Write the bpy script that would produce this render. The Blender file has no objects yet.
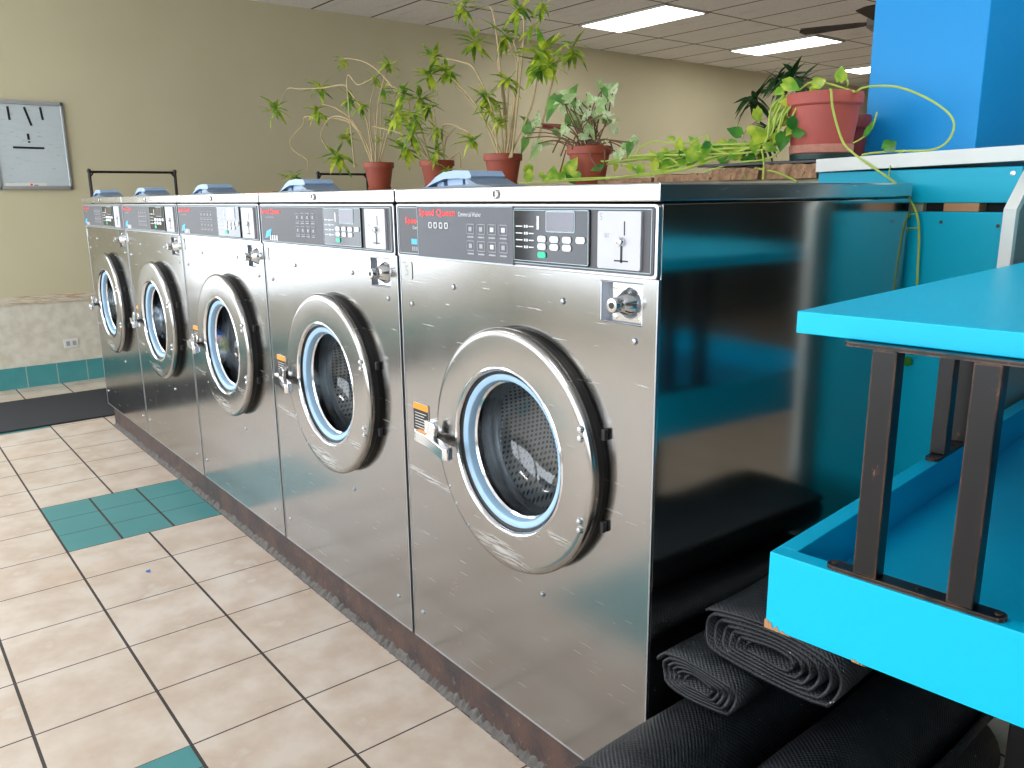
import bpy, math, random
from mathutils import Vector, Matrix
random.seed(7)
S = 1.34            # survey units -> metres
FZ = -0.0993        # floor level in survey units (0 = underside of the washers)
scn = bpy.context.scene
col = scn.collection
PI = math.pi

# ------------------------------------------------------------------ camera
F = 814.37
cam_d = bpy.data.cameras.new('camera'); cam = bpy.data.objects.new('camera', cam_d); col.objects.link(cam)
R = (Matrix.Rotation(.8972, 3, 'Z') @ Matrix.Rotation(1.3445, 3, 'X') @ Matrix.Rotation(-.0110, 3, 'Z'))
CAM = Vector((.7235, -.8289, .9213))
def wv(p): return Vector((p[0]*S, p[1]*S, (p[2]-FZ)*S))
cam.matrix_world = Matrix.Translation(wv(CAM)) @ R.to_4x4()
cam_d.sensor_width = 36; cam_d.lens = 36*F/1024; cam_d.clip_start = .02; cam_d.clip_end = 200
scn.camera = cam
def at(u, v, y=None, x=None, z=None):
    """measured image point -> survey point on a plane of the room"""
    d = R @ Vector(((u-512)/F, (384-v)/F, -1))
    i, val = (1, y) if y is not None else ((0, x) if x is not None else (2, z))
    return CAM + d*((val-CAM[i])/d[i])

# ------------------------------------------------------------------ node helpers
def mat(name):
    m = bpy.data.materials.new(name); m.use_nodes = True
    nt = m.node_tree; b = nt.nodes['Principled BSDF']
    return m, nt, b
def N(nt, typ, **kw):
    n = nt.nodes.new(typ)
    for k, v in kw.items():
        if k.startswith('i_'): n.inputs[k[2:].replace('_', ' ')].default_value = v
        else: setattr(n, k, v)
    return n
def math_(nt, op, a, b=None, c=None, clamp=False):
    n = nt.nodes.new('ShaderNodeMath'); n.operation = op; n.use_clamp = clamp
    for i, x in enumerate((a, b, c)):
        if x is None: continue
        if isinstance(x, (int, float)): n.inputs[i].default_value = x
        else: nt.links.new(x, n.inputs[i])
    return n.outputs[0]
def mixc(nt, fac, a, b, blend='MIX'):
    n = nt.nodes.new('ShaderNodeMix'); n.data_type = 'RGBA'; n.blend_type = blend
    for i, x in ((0, fac), (6, a), (7, b)):
        if isinstance(x, (int, float)): n.inputs[i].default_value = x
        elif isinstance(x, tuple): n.inputs[i].default_value = (*x[:3], 1)
        else: nt.links.new(x, n.inputs[i])
    return n.outputs[2]
def coords(nt, obj=True, scale=(1, 1, 1), loc=(0, 0, 0)):
    if obj: v = nt.nodes.new('ShaderNodeTexCoord').outputs['Object']
    else: v = nt.nodes.new('ShaderNodeNewGeometry').outputs['Position']
    mp = nt.nodes.new('ShaderNodeMapping'); mp.inputs['Scale'].default_value = scale; mp.inputs['Location'].default_value = loc
    nt.links.new(v, mp.inputs[0]); return mp.outputs[0]
def noise(nt, vec, scale, detail=4, rough=.5):
    n = nt.nodes.new('ShaderNodeTexNoise'); n.inputs['Scale'].default_value = scale
    n.inputs['Detail'].default_value = detail; n.inputs['Roughness'].default_value = rough
    nt.links.new(vec, n.inputs['Vector']); return n.outputs[0]
def ramp(nt, fac, a, b):
    n = nt.nodes.new('ShaderNodeMapRange'); n.inputs[1].default_value = a; n.inputs[2].default_value = b
    nt.links.new(fac, n.inputs[0]); return n.outputs[0]
def bump(nt, b, h, strength=.3, dist=.002):
    n = nt.nodes.new('ShaderNodeBump'); n.inputs['Strength'].default_value = strength; n.inputs['Distance'].default_value = dist
    nt.links.new(h, n.inputs['Height']); nt.links.new(n.outputs[0], b.inputs['Normal'])
def rgb(r, g, b):   # sRGB 0-255 -> linear
    f = lambda c: (c/255/12.92) if c/255 <= .04045 else ((c/255+.055)/1.055)**2.4
    return (f(r), f(g), f(b))
def simple(name, c, rough=.5, metal=0., var=.0, scale=20, spec=.5, bumps=0):
    m, nt, b = mat(name)
    b.inputs['Base Color'].default_value = (*c, 1); b.inputs['Roughness'].default_value = rough
    b.inputs['Metallic'].default_value = metal; b.inputs['Specular IOR Level'].default_value = spec
    v = coords(nt); n = noise(nt, v, scale)
    if var:
        nt.links.new(mixc(nt, n, tuple(x*(1-var) for x in c), tuple(min(1, x*(1+var)) for x in c)), b.inputs['Base Color'])
    if bumps: bump(nt, b, n, bumps)
    return m
M = {}
# brushed stainless steel; brush = stretched noise direction
def steel(name, c, rough, brush=(2, 2, 160), ani=.0, wear=.5, smear=None):
    m, nt, b = mat(name)
    b.inputs['Metallic'].default_value = 1
    v = coords(nt, scale=brush); n = noise(nt, v, 3, 3)
    v2 = coords(nt); n2 = noise(nt, v2, 5, 5)
    base = mixc(nt, n2, tuple(x*.92 for x in c), c)
    sc = noise(nt, coords(nt, scale=(3, 3, 60)), 2.2, 2)
    scr = math_(nt, 'MULTIPLY', ramp(nt, sc, .68, .74), wear*.5, clamp=True)
    # fine slanted scratches
    mp = N(nt, 'ShaderNodeMapping'); nt.links.new(nt.nodes.new('ShaderNodeTexCoord').outputs['Object'], mp.inputs[0])
    mp.inputs['Rotation'].default_value = (0, .6, 0); mp.inputs['Scale'].default_value = (4, 4, 90)
    s2 = noise(nt, mp.outputs[0], 2.5, 3); s2 = ramp(nt, s2, .70, .73)
    fac = math_(nt, 'MULTIPLY', math_(nt, 'MAXIMUM', scr, s2, clamp=True), wear, clamp=True)
    if smear:   # list of (x, z, rx, rz) scuffed patches in object metres
        sep = N(nt, 'ShaderNodeSeparateXYZ'); nt.links.new(nt.nodes.new('ShaderNodeTexCoord').outputs['Object'], sep.inputs[0])
        hs = noise(nt, coords(nt, scale=(8, 8, 110)), 2, 4); hs = ramp(nt, hs, .40, .62)
        for (x, z, rx, rz, sl) in smear:
            dx = math_(nt, 'SUBTRACT', sep.outputs[0], x)
            dz = math_(nt, 'SUBTRACT', math_(nt, 'SUBTRACT', sep.outputs[2], z), math_(nt, 'MULTIPLY', dx, sl))
            q = math_(nt, 'ADD', math_(nt, 'POWER', math_(nt, 'ABSOLUTE', math_(nt, 'DIVIDE', dx, rx)), 2.), math_(nt, 'POWER', math_(nt, 'ABSOLUTE', math_(nt, 'DIVIDE', dz, rz)), 2.))
            k = math_(nt, 'MULTIPLY', math_(nt, 'SUBTRACT', 1., q, clamp=True), hs, clamp=True)
            fac = math_(nt, 'MAXIMUM', fac, math_(nt, 'MULTIPLY', k, .8), clamp=True)
    nt.links.new(mixc(nt, fac, base, (.72, .74, .76)), b.inputs['Base Color'])
    rr = math_(nt, 'ADD', math_(nt, 'MULTIPLY', n2, .12), rough-.06)
    nt.links.new(math_(nt, 'ADD', rr, math_(nt, 'MULTIPLY', fac, .35)), b.inputs['Roughness'])
    b.inputs['Anisotropic'].default_value = ani
    bump(nt, b, n, .03, .0006)
    return m
M['steel'] = steel('brushed_steel', (.37, .365, .355), .17, smear=[(-.341, .507, .145, .015, -.08)])
M['steel_side'] = steel('polished_steel_side', (.50, .50, .48), .12, brush=(2, 160, 2), wear=.12)
M['steel_lid'] = steel('lid_steel', (.62, .61, .60), .22, wear=.2)
M['steel_ring'] = steel('ring_steel', (.40, .39, .375), .20, wear=.4, smear=[(.018, .437, .13, .028, -.10), (.223, .530, .045, .018, -.15)])
M['chrome'] = simple('chrome', (.75, .76, .78), .12, 1)
M['zinc'] = simple('zinc_plate', (.48, .50, .53), .3, 1, .1)
M['panel_frame'] = simple('panel_frame_metal', (.45, .45, .47), .28, 1)
M['overlay'] = simple('dark_grey_overlay', rgb(78, 78, 82), .5, 0, .06, 8)
M['overlay2'] = simple('grey_overlay_sheet', rgb(86, 88, 95), .5, 0, .06, 8)
M['black_gloss'] = simple('black_glossy_plastic', (.012, .014, .02), .08)
M['black'] = simple('black_rubber_seal', (.012, .012, .013), .45)
M['dark_gap'] = simple('gap_shade', (.01, .01, .01), .8)  # near-black that stands in for the shade in the board slot
M['line'] = simple('pale_outline', rgb(176, 196, 204), .5)
M['red'] = simple('red_print', rgb(250, 62, 62), .5)
M['white'] = simple('white_print', rgb(222, 226, 230), .5)
M['faint'] = simple('faint_print', rgb(158, 160, 166), .5)
M['blue_print'] = simple('blue_print', rgb(70, 180, 235), .5)
M['green_btn'] = simple('green_button', rgb(30, 190, 150), .4)
M['lcd'] = simple('lcd_glass', rgb(96, 94, 100), .12, .5)
M['coinplate'] = simple('coin_plate', rgb(188, 189, 196), .45, .1, .08, 12)
M['gasket'] = simple('pale_blue_gasket', rgb(160, 194, 222), .42)
M['hose_blue'] = simple('pale_blue_plastic', rgb(150, 176, 205), .4, 0, .05)
M['hose_grey'] = simple('blue_grey_plastic', rgb(112, 128, 146), .4)
M['orange'] = simple('orange_print', rgb(235, 150, 40), .5)
M['label_black'] = simple('label_black', rgb(22, 22, 24), .4)
M['terracotta'] = simple('terracotta', rgb(160, 74, 52), .55, 0, .12, 14)
M['terracotta_worn'] = simple('weathered_terracotta', rgb(176, 84, 74), .6, 0, .15, 14)
M['pot_dark'] = simple('maroon_pot', rgb(110, 34, 30), .5)
M['rim_worn'] = simple('crumbling_clay', rgb(190, 130, 112), .8, 0, .3, 60, bumps=.6)
M['soil'] = simple('soil', (.03, .02, .014), .95, 0, .5, 60, bumps=.8)
M['green_saucer'] = simple('dark_green_saucer', rgb(20, 54, 50), .4)
M['stem'] = simple('dry_stem', rgb(186, 164, 122), .7, 0, .25, 40)
M['stem_brown'] = simple('brown_stem', rgb(112, 82, 58), .8, 0, .3, 40)
M['vine'] = simple('green_vine', rgb(170, 192, 82), .55, 0, .2, 30)
M['wood'] = simple('raw_wood', rgb(176, 128, 90), .7, 0, .15, 12)
M['white_paint'] = simple('white_laminate', rgb(224, 226, 220), .4, 0, .05, 8)
M['alu'] = simple('aluminium', (.62, .63, .63), .35, .9, .06)
M['ceil_white'] = simple('white_metal_frame', rgb(215, 214, 205), .5)
M['plastic_white'] = simple('white_plastic', rgb(228, 228, 224), .4)
M['sticker'] = simple('worn_sticker', rgb(186, 188, 184), .4, 0, .1, 30)
M['fan'] = simple('fan_metal', rgb(120, 114, 104), .5, .2)
M['fan_dark'] = simple('fan_blade', rgb(46, 38, 32), .6)
M['frost'] = simple('sea_green_panel', rgb(150, 164, 158), .3, 0, .1, 5)
M['cloth_white'] = simple('white_cloth', rgb(225, 230, 240), .8, 0, .08)
M['cloth_blue'] = simple('blue_cloth', rgb(60, 105, 190), .8, 0, .1)
M['cloth_olive'] = simple('olive_cloth', rgb(140, 140, 84), .8, 0, .1)
M['cloth_pink'] = simple('pink_cloth', rgb(240, 130, 170), .8, 0, .1)

def leafmat(name, c1, c2, c3=None, sc=22):
    m, nt, b = mat(name)
    n = noise(nt, coords(nt), sc, 2)
    c = mixc(nt, ramp(nt, n, .38, .62), c1, c2)
    if c3:
        n2 = noise(nt, coords(nt), sc*5, 3); c = mixc(nt, ramp(nt, n2, .52, .6), c, c3)
    nt.links.new(c, b.inputs['Base Color']); b.inputs['Roughness'].default_value = .4
    tr = N(nt, 'ShaderNodeBsdfTranslucent'); nt.links.new(c, tr.inputs[0])
    mx = N(nt, 'ShaderNodeMixShader'); mx.inputs[0].default_value = .35
    nt.links.new(b.outputs[0], mx.inputs[1]); nt.links.new(tr.outputs[0], mx.inputs[2])
    nt.links.new(mx.outputs[0], nt.nodes['Material Output'].inputs[0])
    return m
M['leaf_song'] = leafmat('narrow_leaf', rgb(96, 150, 46), rgb(204, 216, 70))
M['leaf_shaded'] = leafmat('shaded_leaf', rgb(24, 58, 24), rgb(48, 88, 38))  # narrow leaf again, darkened to stand in for shade
M['leaf_pale'] = leafmat('arrowhead_leaf', rgb(180, 210, 136), rgb(228, 238, 200), rgb(166, 200, 120))
M['leaf_pothos'] = leafmat('pothos_leaf', rgb(124, 184, 54), rgb(214, 226, 84))
M['leaf_mid'] = leafmat('green_arrowhead_leaf', rgb(88, 142, 66), rgb(134, 182, 92))
M['leaf_green'] = leafmat('deep_green_leaf', rgb(46, 120, 40), rgb(90, 160, 50))

# perforated drum steel
def drum_mat():
    m, nt, b = mat('perforated_drum'); b.inputs['Metallic'].default_value = .25; b.inputs['Roughness'].default_value = .45
    uv = nt.nodes.new('ShaderNodeTexCoord').outputs['Object']
    sep = N(nt, 'ShaderNodeSeparateXYZ'); nt.links.new(uv, sep.inputs[0])
    vo = N(nt, 'ShaderNodeTexVoronoi', voronoi_dimensions='2D'); vo.inputs['Scale'].default_value = 92; vo.inputs['Randomness'].default_value = .0
    cb_ = N(nt, 'ShaderNodeCombineXYZ'); nt.links.new(math_(nt, 'ADD', sep.outputs[0], math_(nt, 'MULTIPLY', sep.outputs[1], .7)), cb_.inputs[0]); nt.links.new(math_(nt, 'ADD', sep.outputs[2], math_(nt, 'MULTIPLY', sep.outputs[0], .35)), cb_.inputs[1])
    nt.links.new(cb_.outputs[0], vo.inputs['Vector'])
    h = ramp(nt, vo.outputs['Distance'], .22, .34)
    nt.links.new(mixc(nt, h, (.16, .17, .18), (.92, .94, .96)), b.inputs['Base Color'])
    bump(nt, b, h, .35, .001)
    return m
M['drum'] = drum_mat()
def glass(name):
    m, nt, b = mat(name)
    tr = N(nt, 'ShaderNodeBsdfTransparent'); tr.inputs[0].default_value = (.90, .95, .97, 1)
    gl = N(nt, 'ShaderNodeBsdfGlossy'); gl.inputs['Roughness'].default_value = .02
    fr = N(nt, 'ShaderNodeFresnel'); fr.inputs[0].default_value = 1.8
    mx = N(nt, 'ShaderNodeMixShader'); nt.links.new(fr.outputs[0], mx.inputs[0]); nt.links.new(tr.outputs[0], mx.inputs[1]); nt.links.new(gl.outputs[0], mx.inputs[2])
    nt.links.new(mx.outputs[0], nt.nodes['Material Output'].inputs[0]); return m
M['glass'] = glass('door_glass')

def floor_mat():
    m, nt, b = mat('ceramic_floor_tiles')
    p = nt.nodes.new('ShaderNodeNewGeometry').outputs['Position']
    sep = N(nt, 'ShaderNodeSeparateXYZ'); nt.links.new(p, sep.inputs[0])
    X = math_(nt, 'DIVIDE', sep.outputs[0], S); Y = math_(nt, 'DIVIDE', sep.outputs[1], S)
    X0, TX, Y0, TY = -2.3273, .2272, -.4606, .2317
    px, py = TX*5, TY*4      # repeat of the accent patches
    def cell(A, o, t): return math_(nt, 'DIVIDE', math_(nt, 'SUBTRACT', A, o), t)
    ax, ay = cell(X, X0, TX), cell(Y, Y0, TY)
    def within(A, lo, hi): return math_(nt, 'MULTIPLY', math_(nt, 'GREATER_THAN', A, lo), math_(nt, 'LESS_THAN', A, hi))
    # patch 1: cells x 0..2, y 0..2 ; patch 2: cells x 7..9, y -2..0 ; patch 3 under the runner edge
    t1 = math_(nt, 'MULTIPLY', within(ax, 0, 2), within(ay, 0, 2))
    t2 = math_(nt, 'MULTIPLY', within(ax, 7, 9), within(ay, -2, 0))
    t3 = math_(nt, 'MULTIPLY', within(ax, -5.13, -5), math_(nt, 'LESS_THAN', ay, 1.))
    t4 = math_(nt, 'MULTIPLY', within(ax, 0, 2), within(ay, -6, -4))
    teal = math_(nt, 'MAXIMUM', math_(nt, 'MAXIMUM', t1, t2), t4)
    def edge(a, w):   # distance to nearest line in cells -> grout mask
        f = math_(nt, 'FRACT', a); d = math_(nt, 'MINIMUM', f, math_(nt, 'SUBTRACT', 1., f))
        return math_(nt, 'LESS_THAN', d, w)
    # slightly uneven joint width
    jn = noise(nt, coords(nt, False), 3, 2); 
    gx = edge(ax, .0085); gy = edge(ay, .0135)
    gx3 = edge(math_(nt, 'MULTIPLY', ax, 1.5), .010); gy3 = edge(math_(nt, 'MULTIPLY', ay, 1.5), .022)
    g1 = math_(nt, 'MAXIMUM', gx, gy); g3 = math_(nt, 'MAXIMUM', gx3, gy3)
    g = math_(nt, 'ADD', math_(nt, 'MULTIPLY', g1, math_(nt, 'SUBTRACT', 1., teal)), math_(nt, 'MULTIPLY', g3, teal), clamp=True)
    teal = math_(nt, 'MAXIMUM', teal, t3)
    # tile colour
    idn = N(nt, 'ShaderNodeTexWhiteNoise'); cmb = N(nt, 'ShaderNodeCombineXYZ')
    nt.links.new(math_(nt, 'FLOOR', ax), cmb.inputs[0]); nt.links.new(math_(nt, 'FLOOR', ay), cmb.inputs[1])
    nt.links.new(cmb.outputs[0], idn.inputs[0])
    n1 = noise(nt, coords(nt, False, (1, 1, 1)), 6, 5, .55); n2 = noise(nt, coords(nt, False), 2.1, 3)
    n3 = noise(nt, coords(nt, False), 40, 3)
    cr = mixc(nt, ramp(nt, n1, .38, .62), rgb(219, 206, 192), rgb(202, 182, 163))
    cr = mixc(nt, math_(nt, 'MULTIPLY', ramp(nt, n2, .58, .75), .5), cr, rgb(204, 170, 138))
    cr = mixc(nt, math_(nt, 'MULTIPLY', ramp(nt, n1, .62, .70), .5), cr, rgb(222, 218, 208))
    cr = mixc(nt, math_(nt, 'MULTIPLY', idn.outputs[0], .22), cr, rgb(190, 168, 146))
    te = mixc(nt, n1, rgb(62, 132, 134), rgb(84, 152, 152))
    c = mixc(nt, teal, cr, te)
    c = mixc(nt, g, c, mixc(nt, n3, rgb(40, 34, 30), rgb(72, 62, 54)))
    nt.links.new(c, b.inputs['Base Color'])
    nt.links.new(math_(nt, 'ADD', math_(nt, 'MULTIPLY', g, .35), math_(nt, 'ADD', .30, math_(nt, 'MULTIPLY', n1, .15))), b.inputs['Roughness'])
    bump(nt, b, math_(nt, 'SUBTRACT', 1., g), .5, .002)
    return m
M['floor'] = floor_mat()
def ceil_mat():
    m, nt, b = mat('acoustic_ceiling')
    p = nt.nodes.new('ShaderNodeNewGeometry').outputs['Position']
    sep = N(nt, 'ShaderNodeSeparateXYZ'); nt.links.new(p, sep.inputs[0])
    X = math_(nt, 'DIVIDE', sep.outputs[0], S); Y = math_(nt, 'DIVIDE', sep.outputs[1], S)
    ax = math_(nt, 'DIVIDE', math_(nt, 'SUBTRACT', X, -3.85), .82); ay = math_(nt, 'DIVIDE', math_(nt, 'SUBTRACT', Y, 3.45), .435)
    def edge(a, w):
        f = math_(nt, 'FRACT', a); d = math_(nt, 'MINIMUM', f, math_(nt, 'SUBTRACT', 1., f)); return math_(nt, 'LESS_THAN', d, w)
    g = math_(nt, 'MAXIMUM', edge(ax, .010), edge(ay, .020))
    n = noise(nt, coords(nt, False), 60, 4, .6); n2 = noise(nt, coords(nt, False, (1, 4, 1)), 3, 4)
    c = mixc(nt, ramp(nt, n, .35, .6), rgb(226, 226, 226), rgb(240, 240, 242))
    c = mixc(nt, math_(nt, 'MULTIPLY', ramp(nt, n2, .55, .8), .5), c, rgb(196, 190, 182))
    c = mixc(nt, g, c, rgb(100, 90, 76))
    nt.links.new(c, b.inputs['Base Color']); b.inputs['Roughness'].default_value = .9
    return m
M['ceiling'] = ceil_mat()
def wall_mat():
    m, nt, b = mat('painted_plaster')
    p = nt.nodes.new('ShaderNodeNewGeometry').outputs['Position']
    sep = N(nt, 'ShaderNodeSeparateXYZ'); nt.links.new(p, sep.inputs[0])
    Z = math_(nt, 'SUBTRACT', math_(nt, 'DIVIDE', sep.outputs[2], S), -FZ)
    n = noise(nt, coords(nt, False), 2.5, 5); n2 = noise(nt, coords(nt, False, (1, 1, 1)), 14, 5)
    up = mixc(nt, n, rgb(200, 192, 158), rgb(208, 201, 170))
    lo = mixc(nt, ramp(nt, n2, .35, .65), rgb(224, 220, 206), rgb(206, 200, 182))
    isup = math_(nt, 'GREATER_THAN', Z, .41)
    c = mixc(nt, isup, lo, up)
    nt.links.new(c, b.inputs['Base Color']); b.inputs['Roughness'].default_value = .6
    return m
M['wall'] = wall_mat()
def chair_rail_mat():
    m, nt, b = mat('worn_rail_strip')
    n = noise(nt, coords(nt, False, (1, 3, 26)), 3, 5, .6)
    c = mixc(nt, ramp(nt, n, .45, .6), rgb(214, 206, 186), rgb(186, 158, 124))
    nt.links.new(c, b.inputs['Base Color']); b.inputs['Roughness'].default_value = .7
    return m
M['rail'] = chair_rail_mat()
M['wall_dim'] = simple('dimmed_wall', rgb(66, 74, 74), .7, 0, .1, 3)  # wall colour darkened to stand in for the dim right side
def baseboard_mat():
    m, nt, b = mat('teal_base_tiles')
    p = nt.nodes.new('ShaderNodeNewGeometry').outputs['Position']
    sep = N(nt, 'ShaderNodeSeparateXYZ'); nt.links.new(p, sep.inputs[0])
    a = math_(nt, 'DIVIDE', math_(nt, 'SUBTRACT', math_(nt, 'DIVIDE', sep.outputs[1], S), -.166), .1545)
    f = math_(nt, 'FRACT', a); d = math_(nt, 'MINIMUM', f, math_(nt, 'SUBTRACT', 1., f)); g = math_(nt, 'LESS_THAN', d, .018)
    n = noise(nt, coords(nt, False), 9, 4)
    c = mixc(nt, n, rgb(64, 140, 146), rgb(84, 158, 160)); c = mixc(nt, g, c, rgb(150, 176, 172))
    nt.links.new(c, b.inputs['Base Color']); b.inputs['Roughness'].default_value = .25
    return m
M['base_tile'] = baseboard_mat()
def cyan(name, c, rough=.35, marks=True):
    m, nt, b = mat(name)
    n = noise(nt, coords(nt, False), 1.7, 3); n2 = noise(nt, coords(nt, False), 22, 6, .65)
    cc = mixc(nt, n, tuple(x*.94 for x in c), c)
    if marks: cc = mixc(nt, math_(nt, 'MULTIPLY', ramp(nt, n2, .70, .78), .5), cc, tuple(x*.6 for x in c))
    nt.links.new(cc, b.inputs['Base Color']); b.inputs['Roughness'].default_value = rough; b.inputs['Specular IOR Level'].default_value = .28
    return m
M['cyan'] = cyan('cyan_laminate', (.0, .50, .76), .36, False)
M['cyan_wall'] = cyan('cyan_painted_board', (.0, .42, .60), .35)
M['blue'] = cyan('blue_painted_column', (.006, .31, .74), .4)
def rust():
    m, nt, b = mat('rusted_channel')
    n = noise(nt, coords(nt, False), 9, 8, .68); n2 = noise(nt, coords(nt, False), 34, 6, .7)
    c = mixc(nt, ramp(nt, n, .38, .62), rgb(50, 44, 46), rgb(84, 62, 54))
    c = mixc(nt, ramp(nt, n2, .60, .70), c, rgb(112, 100, 92))
    nt.links.new(c, b.inputs['Base Color']); b.inputs['Roughness'].default_value = .6; bump(nt, b, n2, .8, .004)
    return m
M['rust'] = rust()
M['mortar'] = simple('crumbled_grout', rgb(96, 92, 88), .9, 0, .5, 60, bumps=1.)
def legmat():
    m, nt, b = mat('worn_black_iron')
    n = noise(nt, coords(nt, False, (1, 1, .35)), 34, 6, .65)
    bv = N(nt, 'ShaderNodeBevel', samples=4); bv.inputs['Radius'].default_value = .0035
    dt = N(nt, 'ShaderNodeVectorMath', operation='DOT_PRODUCT'); nt.links.new(bv.outputs[0], dt.inputs[0])
    nt.links.new(nt.nodes.new('ShaderNodeNewGeometry').outputs['Normal'], dt.inputs[1])
    e = math_(nt, 'MULTIPLY', math_(nt, 'LESS_THAN', dt.outputs['Value'], .97), ramp(nt, n, .42, .55), clamp=True)
    c = mixc(nt, math_(nt, 'MAXIMUM', ramp(nt, n, .66, .72), math_(nt, 'MULTIPLY', e, .8), clamp=True), rgb(13, 12, 14), rgb(122, 88, 68))
    nt.links.new(c, b.inputs['Base Color']); b.inputs['Roughness'].default_value = .35; b.inputs['Metallic'].default_value = .2
    bump(nt, b, n, .2, .001); return m
M['iron'] = legmat()
def brick():
    m, nt, b = mat('broken_brick')
    n = noise(nt, coords(nt, False), 30, 8, .7)
    c = mixc(nt, ramp(nt, n, .35, .6), rgb(122, 90, 68), rgb(184, 146, 112)); c = mixc(nt, ramp(nt, n, .60, .66), c, rgb(70, 52, 40))
    nt.links.new(c, b.inputs['Base Color']); b.inputs['Roughness'].default_value = .95; bump(nt, b, n, 1., .006); return m
M['brick'] = brick()
def rubber(name, ribs):
    m, nt, b = mat(name)
    v = nt.nodes.new('ShaderNodeTexCoord').outputs['UV']
    sep = N(nt, 'ShaderNodeSeparateXYZ'); nt.links.new(v, sep.inputs[0])
    n = noise(nt, coords(nt, False), 25, 6, .7)
    c = mixc(nt, ramp(nt, n, .35, .75), (.006, .007, .009), (.022, .024, .028))
    sp = noise(nt, coords(nt, False), 130, 2); c = mixc(nt, ramp(nt, sp, .755, .77), c, (.45, .45, .47))
    nt.links.new(c, b.inputs['Base Color']); b.inputs['Roughness'].default_value = .48; b.inputs['Specular IOR Level'].default_value = .35
    sx = math_(nt, 'SINE', math_(nt, 'MULTIPLY', sep.outputs[0], ribs)); sy = math_(nt, 'SINE', math_(nt, 'MULTIPLY', sep.outputs[1], ribs))
    h = math_(nt, 'ADD', math_(nt, 'MULTIPLY', sx, sy), math_(nt, 'MULTIPLY', n, .8))
    bump(nt, b, h, .6, .0012); return m
M['rubber'] = rubber('ribbed_rubber', 900)
M['runner'] = simple('charcoal_carpet', rgb(46, 47, 50), .95, 0, .35, 160, bumps=.6)
def board_mat():
    m, nt, b = mat('stained_pale_panel')
    n = noise(nt, coords(nt, False, (1, 1, 5)), 10, 5); n2 = noise(nt, coords(nt, False, (1, 3, 12)), 6, 5)
    c = mixc(nt, n, rgb(190, 204, 210), rgb(205, 214, 216)); c = mixc(nt, math_(nt, 'MULTIPLY', ramp(nt, n2, .62, .7), .6), c, rgb(176, 168, 146))
    nt.links.new(c, b.inputs['Base Color']); b.inputs['Roughness'].default_value = .35; return m
M['board'] = board_mat()
def emis(name, c, s):
    m, nt, b = mat(name); b.inputs['Emission Color'].default_value = (*c, 1); b.inputs['Emission Strength'].default_value = s
    b.inputs['Base Color'].default_value = (.9, .9, .9, 1)
    n = noise(nt, coords(nt), 40); return m
M['diffuser'] = emis('lit_diffuser', (1, .98, .95), 11.5)
def door_sky():
    return None

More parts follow.
